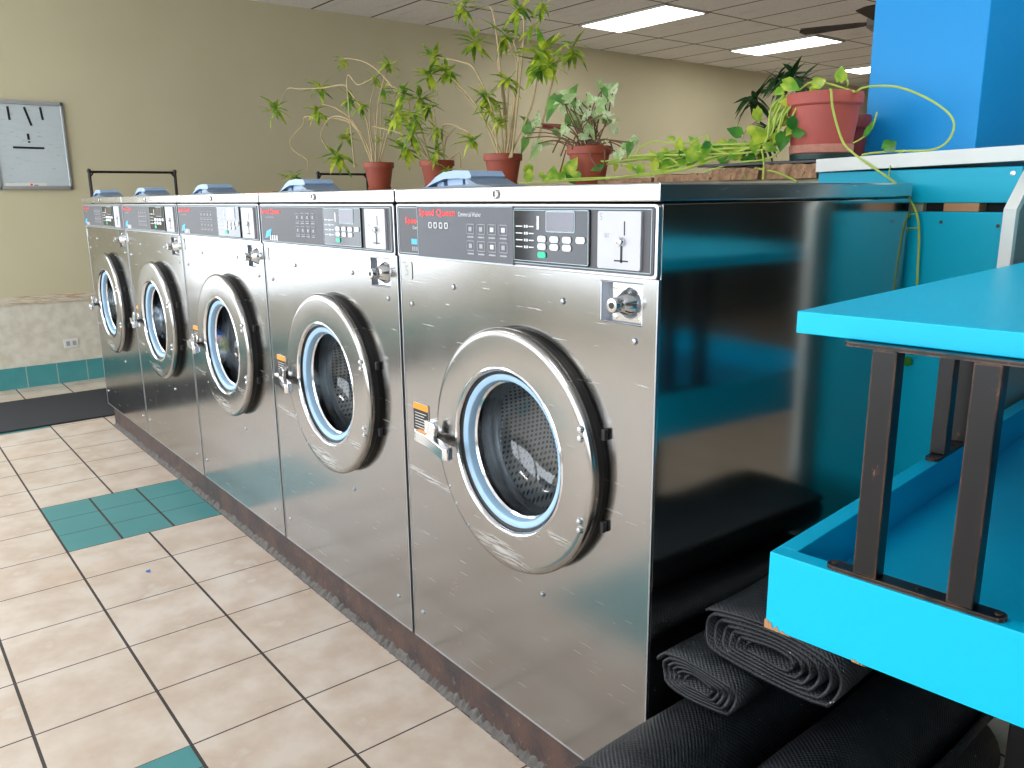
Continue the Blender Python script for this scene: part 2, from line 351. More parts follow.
# ------------------------------------------------------------------ mesh builder
class MB:
    def __init__(s): s.v = []; s.f = []; s.m = []; s.uv = {}; s.sm = []
    def add(s, vs, fs, mi=0, T=None, smooth=False, uv=None):
        o = len(s.v)
        for p in vs:
            p = Vector(p); s.v.append(T @ p if T is not None else p)
        for k, f in enumerate(fs):
            s.f.append(tuple(i+o for i in f)); s.m.append(mi); s.sm.append(smooth)
            if uv: s.uv[len(s.f)-1] = uv[k]
        return s
    def box(s, x0, x1, y0, y1, z0, z1, mi=0, T=None):
        vs = [(x, y, z) for x in (x0, x1) for y in (y0, y1) for z in (z0, z1)]
        return s.add(vs, [(0, 1, 3, 2), (4, 6, 7, 5), (0, 4, 5, 1), (2, 3, 7, 6), (0, 2, 6, 4), (1, 5, 7, 3)], mi, T)
    def lathe(s, prof, T=None, n=32, mi=0, smooth=True, cap0=False, cap1=False, arc=None):
        """prof: (r, h) about local z"""
        vs = []; fs = []
        for r, h in prof:
            for k in range(n):
                a = 2*PI*k/n; vs.append((r*math.cos(a), r*math.sin(a), h))
        for i in range(len(prof)-1):
            for k in range(n):
                a, b_ = i*n+k, i*n+(k+1) % n
                fs.append((a, b_, b_+n, a+n))
        s.add(vs, fs, mi, T, smooth)
        if cap0: s.add(vs[:n], [tuple(range(n))[::-1]], mi, T)
        if cap1: s.add(vs[-n:], [tuple(range(n))], mi, T)
        return s
    def tube(s, pts, r, n=6, mi=0, T=None, caps=True):
        pts = [Vector(p) for p in pts]
        if not isinstance(r, (list, tuple)): r = [r]*len(pts)
        vs = []; fs = []; up = None
        for i, p in enumerate(pts):
            t = (pts[min(i+1, len(pts)-1)]-pts[max(i-1, 0)]).normalized()
            if up is None: up = Vector((0, 0, 1)) if abs(t.z) < .9 else Vector((1, 0, 0))
            a = t.cross(up)
            if a.length < 1e-4: a = t.cross(Vector((0, 1, .1)))
            a.normalize(); b_ = a.cross(t).normalized(); up = b_
            for k in range(n):
                w = 2*PI*k/n; vs.append(p+(a*math.cos(w)+b_*math.sin(w))*r[i])
        for i in range(len(pts)-1):
            for k in range(n):
                a, b_ = i*n+k, i*n+(k+1) % n; fs.append((a, a+n, b_+n, b_))
        if caps: fs += [tuple(range(n)), tuple(range(len(vs)-n, len(vs)))[::-1]]
        return s.add(vs, fs, mi, T, True)
    def prism(s, poly, axis, a, b, mi=0, T=None):
        """poly in the two other axes, extruded along axis from a to b"""
        n = len(poly)
        def mk(p, t):
            if axis == 'x': return (t, p[0], p[1])
            if axis == 'y': return (p[0], t, p[1])
            return (p[0], p[1], t)
        vs = [mk(p, a) for p in poly]+[mk(p, b) for p in poly]
        fs = [tuple(range(n)), tuple(range(n, 2*n))[::-1]]+[(i, i+n, (i+1) % n+n, (i+1) % n) for i in range(n)]
        return s.add(vs, fs, mi, T)
    def rrect(s, x0, x1, z0, z1, y0, y1, r, mi=0, n=5):
        """rounded slab in the xz plane between y0 (front) and y1"""
        poly = []
        for cx, cz, a0 in ((x1-r, z1-r, 0), (x0+r, z1-r, 90), (x0+r, z0+r, 180), (x1-r, z0+r, 270)):
            for k in range(n+1):
                a = math.radians(a0+90*k/n); poly.append((cx+r*math.cos(a), cz+r*math.sin(a)))
        return s.prism(poly, 'y', y0, y1, mi)
    def outline(s, x0, x1, z0, z1, y0, y1, w, mi=0):
        s.box(x0, x1, y0, y1, z0, z0+w, mi); s.box(x0, x1, y0, y1, z1-w, z1, mi)
        s.box(x0, x0+w, y0, y1, z0, z1, mi); return s.box(x1-w, x1, y0, y1, z0, z1, mi)
    def text(s, txt, h, x, y, z, mi=0, align='LEFT', bold=0., sx=1., maxx=None):
        cu = bpy.data.curves.new('t', 'FONT'); cu.body = txt; cu.size = 1; cu.align_x = align; cu.offset = bold
        cu.resolution_u = 2
        ob = bpy.data.objects.new('t', cu); col.objects.link(ob)
        dg = bpy.context.evaluated_depsgraph_get(); dg.update()
        me = bpy.data.meshes.new_from_object(ob.evaluated_get(dg))
        k = h/.70
        vs = [(x+v.co.x*k*sx, y, z+v.co.y*k) for v in me.vertices]
        fs = [tuple(p.vertices) for p in me.polygons]
        if maxx is not None: fs = [f for f in fs if all(vs[i][0] < maxx for i in f)]
        s.add(vs, fs, mi)
        bpy.data.objects.remove(ob); bpy.data.curves.remove(cu); bpy.data.meshes.remove(me)
        return s
    def build(s, name, mats, parent=None, bevel=0, seg=2, origin=None, smooth_angle=None, solid=0):
        me = bpy.data.meshes.new(name)
        if parent is not None: o0 = parent['_o']
        elif origin is not None: o0 = list(wv(origin))
        else:
            xs = [wv(p) for p in s.v]
            o0 = [(min(p[i] for p in xs)+max(p[i] for p in xs))/2 for i in (0, 1)]+[min(p[2] for p in xs)]
        o = Vector(o0)
        me.from_pydata([wv(p)-o for p in s.v], [], s.f)
        if not isinstance(mats, (list, tuple)): mats = [mats]
        for m in mats: me.materials.append(m)
        for i, p in enumerate(me.polygons): p.material_index = s.m[i]; p.use_smooth = s.sm[i]
        if s.uv:
            ul = me.uv_layers.new(name='uv')
            for i, p in enumerate(me.polygons):
                if i in s.uv:
                    for k, li in enumerate(p.loop_indices): ul.data[li].uv = s.uv[i][k]
        me.validate(); me.update()
        if any(s.sm): me.set_sharp_from_angle(angle=math.radians(38))
        ob = bpy.data.objects.new(name, me); col.objects.link(ob)
        if parent is not None: ob.parent = parent
        else: ob.location = o
        if bevel:
            md = ob.modifiers.new('bevel', 'BEVEL'); md.width = bevel*S; md.segments = seg; md.limit_method = 'ANGLE'; md.angle_limit = math.radians(40)
        if solid:
            md = ob.modifiers.new('solid', 'SOLIDIFY'); md.thickness = solid*S
        ob['_o'] = list(o0)
        return ob
def root(name, p):
    o = bpy.data.objects.new(name, None); col.objects.link(o); o.location = wv(p); o['_o'] = list(wv(p)); o.empty_display_size = .05
    return o
def tag(o, label=None, cat=None, group=None, kind=None):
    for k, v in (('label', label), ('category', cat), ('group', group), ('kind', kind)):
        if v: o[k] = v
    return o
def struct(name, mb, m, **kw):
    o = mb.build(name, m, **kw); o['kind'] = 'structure'; return o
def copy_tree(o, parent=None):
    c = o.copy(); col.objects.link(c); c.parent = parent
    for ch in [x for x in col.objects if x.parent == o]: copy_tree(ch, c)
    return c
def frame(p, zdir, xdir=None):
    """matrix whose local z points along zdir"""
    z = Vector(zdir).normalized(); x = Vector(xdir) if xdir else (Vector((0, 0, 1)) if abs(z.z) < .9 else Vector((1, 0, 0)))
    x = (x-z*x.dot(z)).normalized(); y = z.cross(x)
    m = Matrix((x, y, z)).transposed().to_4x4(); m.translation = Vector(p); return m
FRONT = (0, -1, 0)

# ------------------------------------------------------------------ room shell
XL, XR, YF, YB, ZC = -4.485, 3.4, -3.4, 10.2, 2.112
struct('floor', MB().box(XL-.1, XR+.1, YF-.1, YB+.1, FZ-.05, FZ), M['floor'])
struct('ceiling', MB().box(XL-.1, XR+.1, YF-.1, YB+.1, ZC, ZC+.05), M['ceiling'])
struct('wall_left', MB().box(XL-.1, XL, YF, -2.95, FZ, ZC).box(XL-.1, XL, -.80, YB, FZ, ZC).box(XL-.1, XL, -2.95, -.80, FZ, .30).box(XL-.1, XL, -2.95, -.80, 2.0, ZC), M['wall'])
wl = MB(); x0_, x1_ = XL-.07, XL-.03
wl.box(x0_, x1_, -2.95, -2.92, .30, 2.0); wl.box(x0_, x1_, -.83, -.80, .30, 2.0); wl.box(x0_, x1_, -2.95, -.80, .30, .33); wl.box(x0_, x1_, -2.95, -.80, 1.97, 2.0); wl.box(x0_, x1_, -1.89, -1.86, .30, 2.0)
struct('window_4', wl, M['alu'])
struct('wall_back', MB().box(XL-.1, XR+.1, YB, YB+.1, FZ, ZC), M['wall'])
struct('wall_right', MB().box(XR, XR+.1, YF, YB, FZ, ZC), M['wall_dim'])
# street front behind the camera with three tall windows
wf = MB(); wf.box(XL-.1, XR+.1, YF-.1, YF, FZ, .30); wf.box(XL-.1, XR+.1, YF-.1, YF, 2.0, ZC)
xs = [XL-.1, XL+.1, -2.1, -1.95, .25, .4, 2.5, XR+.1]
for i in range(0, 8, 2): wf.box(xs[i], xs[i+1], YF-.1, YF, .30, 2.0)
struct('wall_front', wf, M['wall'])
for k, (a, b_) in enumerate(((XL+.1, -2.1), (-1.95, .25), (.4, 2.5))):
    w = MB().outline(a, b_, .30, 2.0, YF-.07, YF-.03, .03)
    o = struct('window_%d' % (k+1), w, M['alu'])
struct('baseboard_left', MB().box(XL, XL+.008, YF, YB, FZ, .0195), M['base_tile'])
struct('trim_1', MB().box(XL, XL+.006, YF, YB, .367, .412), M['rail'])
for z in (.362, .414): pass
# half wall dividing the two washer rows, its right end faced with painted boards
struct('wall_divider', MB().box(-3.40, -.001, .7235, 1.0, FZ, .951), M['wall'])

# ------------------------------------------------------------------ runner mat by the left wall
tag(MB().box(-4.135, -3.49, -2.6, 1.9, FZ, FZ+.008).build('floor_runner', M['runner'], bevel=.002),
    'charcoal carpet runner lying on the tiles along the left wall', 'floor mat')
# ------------------------------------------------------------------ rusted channel
ch = MB(); ch.box(-3.30, -.02, .012, .66, FZ, -.001)
cho = root('base_channel', (-1.66, .33, FZ)); tag(cho, 'rusty dark steel base channel running under the row of washers', 'base')
ch.build('channel', M['rust'], cho, bevel=.003)
gm = MB(); nseg = 420; prof = []
vs = []; fs = []
for i in range(nseg+1):
    x = -3.30+3.27*i/nseg; a = .010+.006*random.random(); h = .008+.016*random.random()
    vs += [(x, .013-a, FZ+.0005), (x, .013-a*.5, FZ+h*.6), (x, .0125, FZ+h)]
for i in range(nseg):
    for j in range(2): fs.append((3*i+j, 3*i+3+j, 3*i+4+j, 3*i+1+j))
gm.add(vs, fs); gm.build('grout_bead', M['mortar'], cho)['label'] = 'crumbled grey grout bead'

# ------------------------------------------------------------------ washer
WW = .661; DCX, DCZ = -.3005, .5045        # door centre
def ring_pts(r, n, cx=DCX, cz=DCZ): return [(cx+r*math.cos(2*PI*k/n), cz+r*math.sin(2*PI*k/n)) for k in range(n)]
def screw(mb, x, z, y=-.002, r=.0045, mi=0):
    mb.lathe([(r*1.15, -.002), (r*1.1, .001), (r*.75, .003), (.0002, .0036)], frame((x, y+.002, z), FRONT), 10, mi)
def make_washer(near=False):
    rt = root('washing_machine', (-.3305, .334, 0))
    # cabinet shell: sides, back, top and bottom
    b = MB(); t = .006
    b.box(-t, 0, .004, .668, 0, .910, 1); b.box(-.661, -.661+t, .004, .668, 0, .910, 1)
    b.box(-.661+t, -t, .66, .668, 0, .910); b.box(-.661+t, -t, .004, .66, 0, t); b.box(-.661+t, -t, .004, .66, .904, .910)
    b.build('cabinet', [M['steel'], M['steel_side']], rt, bevel=.0012)
    # front sheet with a round opening and a lock recess
    f = MB(); x0, x1, z0, z1 = -.660, -.001, .0, .737; r = .165
    n = 72; an = sorted([2*PI*k/n for k in range(n)]+[math.atan2(zz-DCZ, xx-DCX) % (2*PI) for xx in (x0, x1) for zz in (z0, z1)])
    vi = []; vo = []
    for a in an:
        c, s_ = math.cos(a), math.sin(a)
        k = min(((x1-DCX)/c if c > 0 else (x0-DCX)/c) if abs(c) > 1e-9 else 9, ((z1-DCZ)/s_ if s_ > 0 else (z0-DCZ)/s_) if abs(s_) > 1e-9 else 9)
        vi.append((DCX+r*c, 0, DCZ+r*s_)); vo.append((DCX+k*c, 0, DCZ+k*s_))
    m_ = len(an); f.add(vi+vo, [(i, (i+1) % m_, (i+1) % m_+m_, i+m_) for i in range(m_)])
    for q in ((x0, x1, .737, .746), (x0, -.109, .746, .803), (-.028, x1, .746, .803), (x0, x1, .803, .811)):
        f.add([(q[0], 0, q[2]), (q[1], 0, q[2]), (q[1], 0, q[3]), (q[0], 0, q[3])], [(0, 1, 2, 3)])
    f.build('front_panel', M['steel'], rt, solid=0)
    e = MB(); e.box(-.661, -.658, -.0008, .004, 0, .811); e.box(-.003, 0, -.0008, .004, 0, .811); e.box(-.661, 0, -.0008, .004, -.0005, .003)
    e.build('front_edge', M['zinc'], rt, bevel=.0006)
    for x, z in ((-.188, .766), (-.478, .765), (-.62, .722), (-.04, .724), (-.625, .067), (-.055, .064), (-.237, .263)):
        sc = MB(); screw(sc, x, z); sc.build('panel_screw', M['zinc'], rt)
    # lid
    lid = MB().box(-.6625, .001, -.004, .674, .9125, .937); lid.build('lid', [M['steel_lid']], rt, bevel=.0025)
    lk = MB(); lk.lathe([(.0075, 0), (.0075, .003), (.006, .0045), (.0002, .005)], frame((-.345, -.004, .925), FRONT), 18)
    lk.box(-.3475, -.3435, -.0098, -.008, .921, .930, 1)
    lk.build('lid_lock', [M['chrome'], M['black']], rt)
    # control panel
    cp = MB(); cp.rrect(-.660, -.0005, .811, .910, -.004, .004, .006)
    cpo = cp.build('control_panel', M['panel_frame'], rt, bevel=.001)
    ov = MB(); ov.rrect(-.655, -.006, .8155, .9065, -.0052, -.0035, .005)
    ov.build('control_overlay', M['overlay'], cpo)
    g = MB(); y = -.0056
    X0, X1, Z0, Z1 = -.650, -.010, .8185, .9035
    g.outline(X0, X1, Z0, Z1, y-.0002, y, .0011, 0)
    mx = -.581 if near else None
    if near:
        g.text('Speed Queen', .0115, -.626, y-.0003, .8745, 1, bold=.02, sx=1.25, maxx=mx)
        g.text('Commercial', .006, -.600, y-.0003, .8640, 2, maxx=mx)
        g.box(-.606, -.586, y-.0003, y-.0001, .836, .846, 3)
        for k in range(3): g.box(-.604+k*.007, -.600+k*.007, y-.0003, y-.0001, .824, .832, 4)
    else:
        g.text('Speed Queen', .0115, -.648, y-.0003, .8870, 1, bold=.02, sx=1.28)
        g.text('Commercial Washer', .0052, -.628, y-.0003, .8755, 4, sx=.9)
        g.prism([(-.635, .825), (-.612, .829), (-.602, .848), (-.622, .843)], 'y', y-.0004, y-.0001, 3)
        g.prism([(-.610, .832), (-.598, .834), (-.590, .850), (-.602, .848)], 'y', y-.0004, y-.0001, 3)
        for k in range(4): g.box(-.604+k*.013, -.597+k*.013, y-.0003, y-.0001, .821, .834, 2)
        for r_ in range(2):
            for k in range(4):
                xx = -.447+k*.0275; zz = .870-r_*.030
                g.outline(xx, xx+.020, zz, zz+.019, y-.0003, y-.0001, .0009, 4)
                g.box(xx+.006, xx+.014, y-.0003, y-.0001, zz+.006, zz+.013, 4)
                g.box(xx+.001, xx+.019, y-.0003, y-.0001, zz-.005, zz-.003, 4)
    g.build('printed_graphics', [M['line'], M['red'], M['white'], M['blue_print'], M['faint']], cpo)
    if near:   # replacement sheet stuck over the older print
        s2 = MB(); s2.rrect(-.581, -.299, .814, .906, -.0072, -.0058, .004); so = s2.build('replacement_sheet', M['overlay2'], cpo)
        so['label'] = 'greyer replacement sheet over older print'
        g = MB(); y = -.0075
        g.box(-.581, -.300, y-.0002, y, .9048, .906, 0); g.box(-.581, -.300, y-.0002, y, .814, .8152, 0); g.box(-.581, -.5798, y-.0002, y, .818, .906, 0)
        g.text('Speed Queen', .0115, -.573, y-.0003, .8895, 1, bold=.02, sx=1.28)
        g.text('Commercial Washer', .0075, -.449, y-.0003, .889, 2, sx=.72)
        for k in range(4): g.outline(-.543+k*.017, -.532+k*.017, .867, .878, y-.0003, y-.0001, .0022, 2)
        for r_ in range(2):
            for k in range(4):
                xx = -.425+k*.030; zz = .860-r_*.028
                g.outline(xx, xx+.022, zz, zz+.017, y-.0003, y-.0001, .0010, 4)
                g.box(xx+.006, xx+.015, y-.0003, y-.0001, zz+.005, zz+.012, 2 if (k >= 2 and r_ == 0) or (k == 2) else 4)
                g.box(xx+.002, xx+.020, y-.0003, y-.0001, zz-.006, zz-.0035, 4)
        g.build('sheet_graphics', [M['line'], M['red'], M['white'], M['blue_print'], M['faint']], so)
    # keypad
    kp = MB(); kp.rrect(-.297, -.125, .8215, .9025, -.0085, -.004, .004); kpo = kp.build('keypad', M['black_gloss'], rt, bevel=.0008)
    kl = MB(); yk = -.0089
    kl.outline(-.2955, -.1265, .823, .901, yk, yk+.0003, .0009, 0)
    kl.rrect(-.2185, -.1545, .8685, .8995, yk-.0002, yk+.0002, .003, 0)
    kl.box(-.2395, -.2345, yk, yk+.0003, .872, .892, 3)
    for r_ in range(4):
        kl.box(-.270, -.2665, yk, yk+.0003, .874-.0105*r_, .878-.0105*r_, 3); kl.box(-.290, -.274, yk, yk+.0003, .8752-.0105*r_, .8768-.0105*r_, 3)
        kl.box(-.2645, -.261, yk, yk+.0003, .874-.0105*r_, .878-.0105*r_, 3); kl.box(-.2585, -.247, yk, yk+.0003, .8752-.0105*r_, .8768-.0105*r_, 3)
    kl.build('keypad_graphics', [M['line'], M['lcd'], M['faint'], M['white']], kpo)
    MB().rrect(-.217, -.156, .870, .898, -.0096, -.0085, .002).build('display', M['lcd'], kpo)
    bl = [(x, z, 0) for z in (.858, .8465) for x in (-.227, -.199, -.171)]+[(-.142, .8585, 0), (-.227, .834, 1)]
    for x, z, gcol in bl:
        bm_ = MB(); bm_.rrect(x-.0095, x+.0095, z-.0047, z+.0047, -.0102, -.0085, .004)
        bo = bm_.build('button', M['green_btn'] if gcol else M['white'], kpo)
        if gcol: bo['label'] = 'green start button'
    # coin slide
    cs = MB(); cs.rrect(-.1075, -.026, .8215, .9005, -.0095, -.004, .003); cso = cs.build('coin_plate', M['coinplate'], rt, bevel=.0008)
    yc = -.0099
    MB().box(-.0565, -.0545, yc, yc+.0006, .868, .887).build('coin_slot', M['black'], cso)
    MB().box(-.0625, -.0585, yc, yc+.0006, .831, .854).box(-.074, -.048, yc, yc+.0006, .8325, .8345).build('slide_slot', M['black'], cso)
    MB().text('SET', .006, -.094, yc, .8645, 0, sx=.8).build('coin_print', M['faint'], cso)
    if near: MB().text('5', .0095, -.1035, yc, .888, 0).build('number_print', M['faint'], cso)
    kb = MB(); kb.lathe([(.0068, 0), (.0068, .002), (.0045, .006), (.0002, .0075)], frame((-.0605, -.0095, .8595), FRONT), 16); kb.build('return_button', M['chrome'], cso)
    # lock in its recess
    lr = MB(); lr.box(-.109, -.107, 0, .02, .746, .803); lr.box(-.030, -.028, 0, .02, .746, .803); lr.box(-.109, -.028, 0, .02, .745, .7465); lr.box(-.109, -.028, 0, .02, .8025, .804)
    lr.box(-.109, -.028, .017, .02, .746, .803)
    lro = lr.build('coin_box_recess', M['zinc'], rt)
    pl = MB(); pl.box(-.090, -.0305, .006, .017, .748, .801); 
    for x in (-.085, -.0355):
        for z in (.7535, .7955): pl.lathe([(.0045, -.001), (.004, .001), (.0002, .0018)], frame((x, .006, z), FRONT), 10)
    pl.lathe([(.0225, -.001), (.0222, .001), (.017, .009), (.0125, .017), (.0105, .019), (.0105, .034), (.0095, .0355), (.0002, .0358)], frame((-.058, .006, .7745), FRONT), 28)
    po = pl.build('coin_box_lock', M['chrome'], lro)
    kh = MB(); kh.lathe([(.0045, 0), (.0045, .0005), (.0001, .0006)], frame((-.058, -.0298, .7745), FRONT), 14); kh.build('keyhole', M['black'], po)
    # tub mouth, gasket and drum behind the door
    T = frame((DCX, 0, DCZ), FRONT)
    dr = MB(); dr.lathe([(.165, 0), (.165, -.035), (.215, -.05), (.215, -.24), (.21, -.25), (.06, -.245), (.055, -.23), (.0002, -.225)], T, 56)
    for a in (20, 140, 260):   # lifters
        a = math.radians(a); c, s_ = math.cos(a), math.sin(a)
        dr.add([(DCX+.213*math.cos(a-.12), .055, DCZ+.213*math.sin(a-.12)), (DCX+.213*math.cos(a+.12), .055, DCZ+.213*math.sin(a+.12)), (DCX+.165*c, .07, DCZ+.165*s_),
                (DCX+.213*math.cos(a-.12), .24, DCZ+.213*math.sin(a-.12)), (DCX+.213*math.cos(a+.12), .24, DCZ+.213*math.sin(a+.12)), (DCX+.165*c, .23, DCZ+.165*s_)],
               [(0, 2, 5, 3), (2, 1, 4, 5), (0, 1, 2), (3, 5, 4)], 0)
    dr.build('drum', M['drum'], rt)
    dk = MB(); dk.lathe([(.165, .0), (.150, .0), (.150, -.03), (.165, -.034)], T, 56); dk.build('tub_seal', M['black'], rt)
    # door: heavy steel ring
    ro, ri = .209, .138
    dd = MB(); dd.lathe([(ri, .0125), (ri, .0245), (ri+.002, .0275), (ri+.005, .0285), (ri+.008, .0287), (ro-.014, .0287), (ro-.010, .0285), (ro-.005, .0273), (ro-.0015, .0245), (ro, .021), (ro, .0155), (ro-.002, .0132), (ro-.005, .0125), (ri, .0125)], T, 96)
    do = dd.build('door', M['steel_ring'], rt); 
    bk = MB(); bk.lathe([(.204, .0), (.204, .012), (.15, .012)], T, 64); bk.build('door_backing', M['black'], do)
    rim = MB(); rim.lathe([(ri-.001, .024), (ri+.001, .0288), (ri+.004, .0305), (ri+.007, .0288)], T, 72); rim.build('inner_lip', M['chrome'], do)
    gk = MB(); gk.lathe([(ri-.005, .016), (ri-.007, .0200), (ri-.010, .0205), (ri-.017, .017), (ri-.0195, .011), (ri-.0195, -.01)], T, 72); gk.build('door_gasket', M['gasket'], do)
    sl = MB(); sl.lathe([(ri+.0005, .025), (ri-.001, .021), (ri-.006, .0195)], T, 72); sl.build('seal_edge', M['black'], do)
    b2 = MB(); b2.lathe([(ri-.0195, .004), (ri-.023, .001), (ri-.024, -.045), (ri-.020, -.05)], T, 64); b2.build('glass_clamp', M['chrome'], do)
    gl = MB(); gl.lathe([(ri-.0235, .0), (ri-.027, -.03), (.100, -.055), (.085, -.068), (.055, -.076), (.0002, -.079)], T, 56)
    gl.build('door_glass', M['glass'], do)
    for z in (.585, .571, .440, .426):
        hs = MB(); hs.lathe([(.0062, -.001), (.006, .002), (.004, .005), (.0002, .006)], frame((-.118, -.0275, z), FRONT), 14); hs.build('hinge_screw', M['chrome'], do)
    for a in (212, 222, 236):
        hs = MB(); hs.lathe([(.0038, -.002), (.003, .002), (.0002, .003)], frame((DCX+.196*math.cos(math.radians(a)), -.0272, DCZ+.198*math.sin(math.radians(a))), FRONT), 10); hs.build('rivet', M['zinc'], do)
    hg = MB()
    for z in (.578, .433): MB().box(-.096, -.088, -.009, .0, z-.009, z+.009).build('hinge', M['black'], do, bevel=.002)
    # latch handle at the left of the door
    ha = MB(); ha.box(-.560, -.535, -.022, .0, .468, .505); ha.tube([(-.545, -.016, .478), (-.540, -.040, .480)], .010, 10)
    ha.prism([(-.556, -.036), (-.548, -.050), (-.500, -.054), (-.418, -.076), (-.410, -.069), (-.413, -.057), (-.495, -.040), (-.540, -.032)], 'z', .470, .493)
    ha.prism([(-.512, .492), (-.486, .492), (-.480, .512), (-.488, .520), (-.500, .518)], 'y', -.050, -.040)
    ha.lathe([(.008, -.004), (.008, .004), (.0002, .006)], frame((-.548, -.044, .483), FRONT), 12)
    ha.build('door_handle', M['chrome'], rt, bevel=.002)
    # warning sticker
    ws = MB(); ws.rrect(-.629, -.575, .445, .526, -.0016, -.0002, .004, 0)
    ws.box(-.6285, -.5755, -.0020, -.0015, .513, .5255, 1); ws.box(-.6285, -.5755, -.0020, -.0015, .470, .513, 2)
    for k in range(6): ws.box(-.623, -.590+.008*(k % 2), -.0023, -.0019, .4765+.0058*k, .4777+.0058*k, 0)
    for k in range(4): ws.box(-.622, -.582, -.0020, -.0015, .451+.006*k, .4525+.006*k, 3)
    ws.build('warning_sticker', [M['plastic_white'], M['orange'], M['label_black'], M['faint']], rt)
    ns = MB(); ns.rrect(-.652, -.616 if near else -.634, .768, .802, -.0013, -.0002, .005, 0)
    if near: ns.text('5', .020, -.641, -.0017, .775, 1)
    ns.box(-.650, -.636, -.0017, -.0012, .7985, .8005, 1)
    ns.build('number_sticker', [M['sticker'], M['faint']], rt)
    # soap box flap: arched pale blue plastic with a grey tray
    fl = MB(); yy0, yy1 = .03, .105
    top = [(-.612, .9385), (-.592, .947), (-.572, .958), (-.548, .9655), (-.510, .968), (-.468, .966), (-.460, .957)]
    bot = [(-.463, .9515), (-.500, .9535), (-.545, .9535), (-.572, .948), (-.597, .9415), (-.612, .9375)]
    fl.prism(top+bot, 'y', yy0, yy1)
    fl.box(-.582, -.560, .040, .095, .9375, .949); fl.box(-.548, -.500, .040, .095, .9375, .9545); fl.box(-.492, -.468, .040, .095, .9375, .9535)
    flo = fl.build('soap_dispenser_flap', M['hose_blue'], rt, bevel=.002)
    tr = MB(); tr.prism([(-.612, .9372), (-.455, .9375), (-.395, .9372), (-.385, .9385), (-.435, .9430), (-.460, .953), (-.466, .953), (-.458, .943), (-.612, .9388)], 'y', .022, .11)
    tr.build('soap_tray', M['hose_grey'], flo, bevel=.0015)
    return rt
near = make_washer(True)
tag(near, 'stainless front-load washer nearest the camera beside the black rubber mats, marked number 5', 'washing machine', 'washing machines in the row')
w4 = make_washer(False)
labels = ['empty stainless front-load washer second from the camera, just left of the nearest one',
          'stainless front-load washer in the middle of the row with blue, olive and pink laundry inside',
          'stainless front-load washer second from the left end, with white and blue laundry inside',
          'stainless front-load washer at the far left end of the row by the beige wall']
for k, lb in enumerate(labels):
    o = w4 if k == 0 else copy_tree(w4)
    o.location = wv((-.3305-.67*(k+1), .334, 0))
    tag(o, lb, 'washing machine', 'washing machines in the row')

# laundry seen through two of the doors
def blob(name, mats, cx, parts, label):
    rt = root(name, (cx, .2, DCZ-.2)); tag(rt, label, 'laundry')
    for k, (x, y, z, r, mi) in enumerate(parts):
        b = MB(); n, m_ = 20, 14; vs = []; fs = []
        sx, sz = random.uniform(.8, 1.2), random.uniform(.8, 1.2); ph = random.random()*6
        for i in range(m_+1):
            th = PI*i/m_
            for j in range(n):
                a = 2*PI*j/n; q = r*(1+.14*math.sin(5*a+ph+3*th)*math.sin(th)+.10*math.sin(9*th+2*a+ph)+.05*math.sin(13*a))
                vs.append((cx+x+q*sx*math.sin(th)*math.cos(a), y-.065+q*math.sin(th)*math.sin(a), z+q*sz*math.cos(th)))
        for i in range(m_):
            for j in range(n):
                a, b_ = i*n+j, i*n+(j+1) % n; fs.append((a, b_, b_+n, a+n))
        b.add(vs, fs, smooth=True); b.build('garment', mats[mi], rt)
MC = [M['cloth_white'], M['cloth_blue'], M['cloth_olive'], M['cloth_pink']]
blob('laundry_load', MC, DCX-1.34, [(.06, .16, DCZ-.10, .055, 1), (-.06, .18, DCZ-.11, .06, 0), (.05, .17, DCZ+.0, .05, 2), (.08, .16, DCZ+.07, .042, 0), (-.01, .24, DCZ-.02, .07, 0), (.11, .15, DCZ-.05, .035, 3), (0, .25, DCZ-.13, .06, 1)], 'mixed white, blue, olive and pink laundry inside the middle washer')
blob('laundry_load', MC, DCX-2.01, [(.07, .17, DCZ-.10, .055, 0), (-.05, .19, DCZ-.12, .055, 1), (.07, .18, DCZ-.01, .05, 0), (.0, .26, DCZ-.05, .07, 1), (.1, .2, DCZ-.07, .04, 1)], 'white and blue laundry inside the second washer from the left end')

# ------------------------------------------------------------------ wall things
bd = root('wall_panel', (XL, .02, .96)); tag(bd, 'pale stained panel in an aluminium frame screwed to the beige wall, with black slots', 'panel')
XB = XL
fr = MB(); a0, a1, c0, c1 = -.165, .188, .985, 1.448
def fbox(mb, y0, y1, z0, z1, x1, mi=0, x0=XB): return mb.box(x0, x1, y0, y1, z0, z1, mi)
fbox(fr, a0, a1, c0, c0+.020, XB+.018); fbox(fr, a0, a1, c1-.020, c1, XB+.018); fbox(fr, a0, a0+.014, c0, c1, XB+.018); fbox(fr, a1-.014, a1, c0, c1, XB+.018)
fr.build('frame', M['alu'], bd, bevel=.002)
pn = MB(); fbox(pn, a0+.01, a1-.01, c0+.01, c1-.01, XB+.010); pno = pn.build('panel', M['board'], bd)
def slot(p, q, w=.0055):
    (y0, z0), (y1, z1) = p, q; dy, dz = y1-y0, z1-z0; l = math.hypot(dy, dz); nx, nz = -dz/l*w, dy/l*w
    MB().prism([(y0+nx, z0+nz), (y1+nx, z1+nz), (y1-nx, z1-nz), (y0-nx, z0-nz)], 'x', XB+.0101, XB+.0122).build('black_slot', M['black'], pno)
for p, q in (((-.075, 1.415), (-.073, 1.346)), ((.002, 1.415), (.026, 1.321)), ((.078, 1.419), (.084, 1.353)), ((.003, 1.279), (.004, 1.247)), ((.004, 1.240), (.0045, 1.232)), ((-.075, 1.206), (.073, 1.205))): slot(p, q)
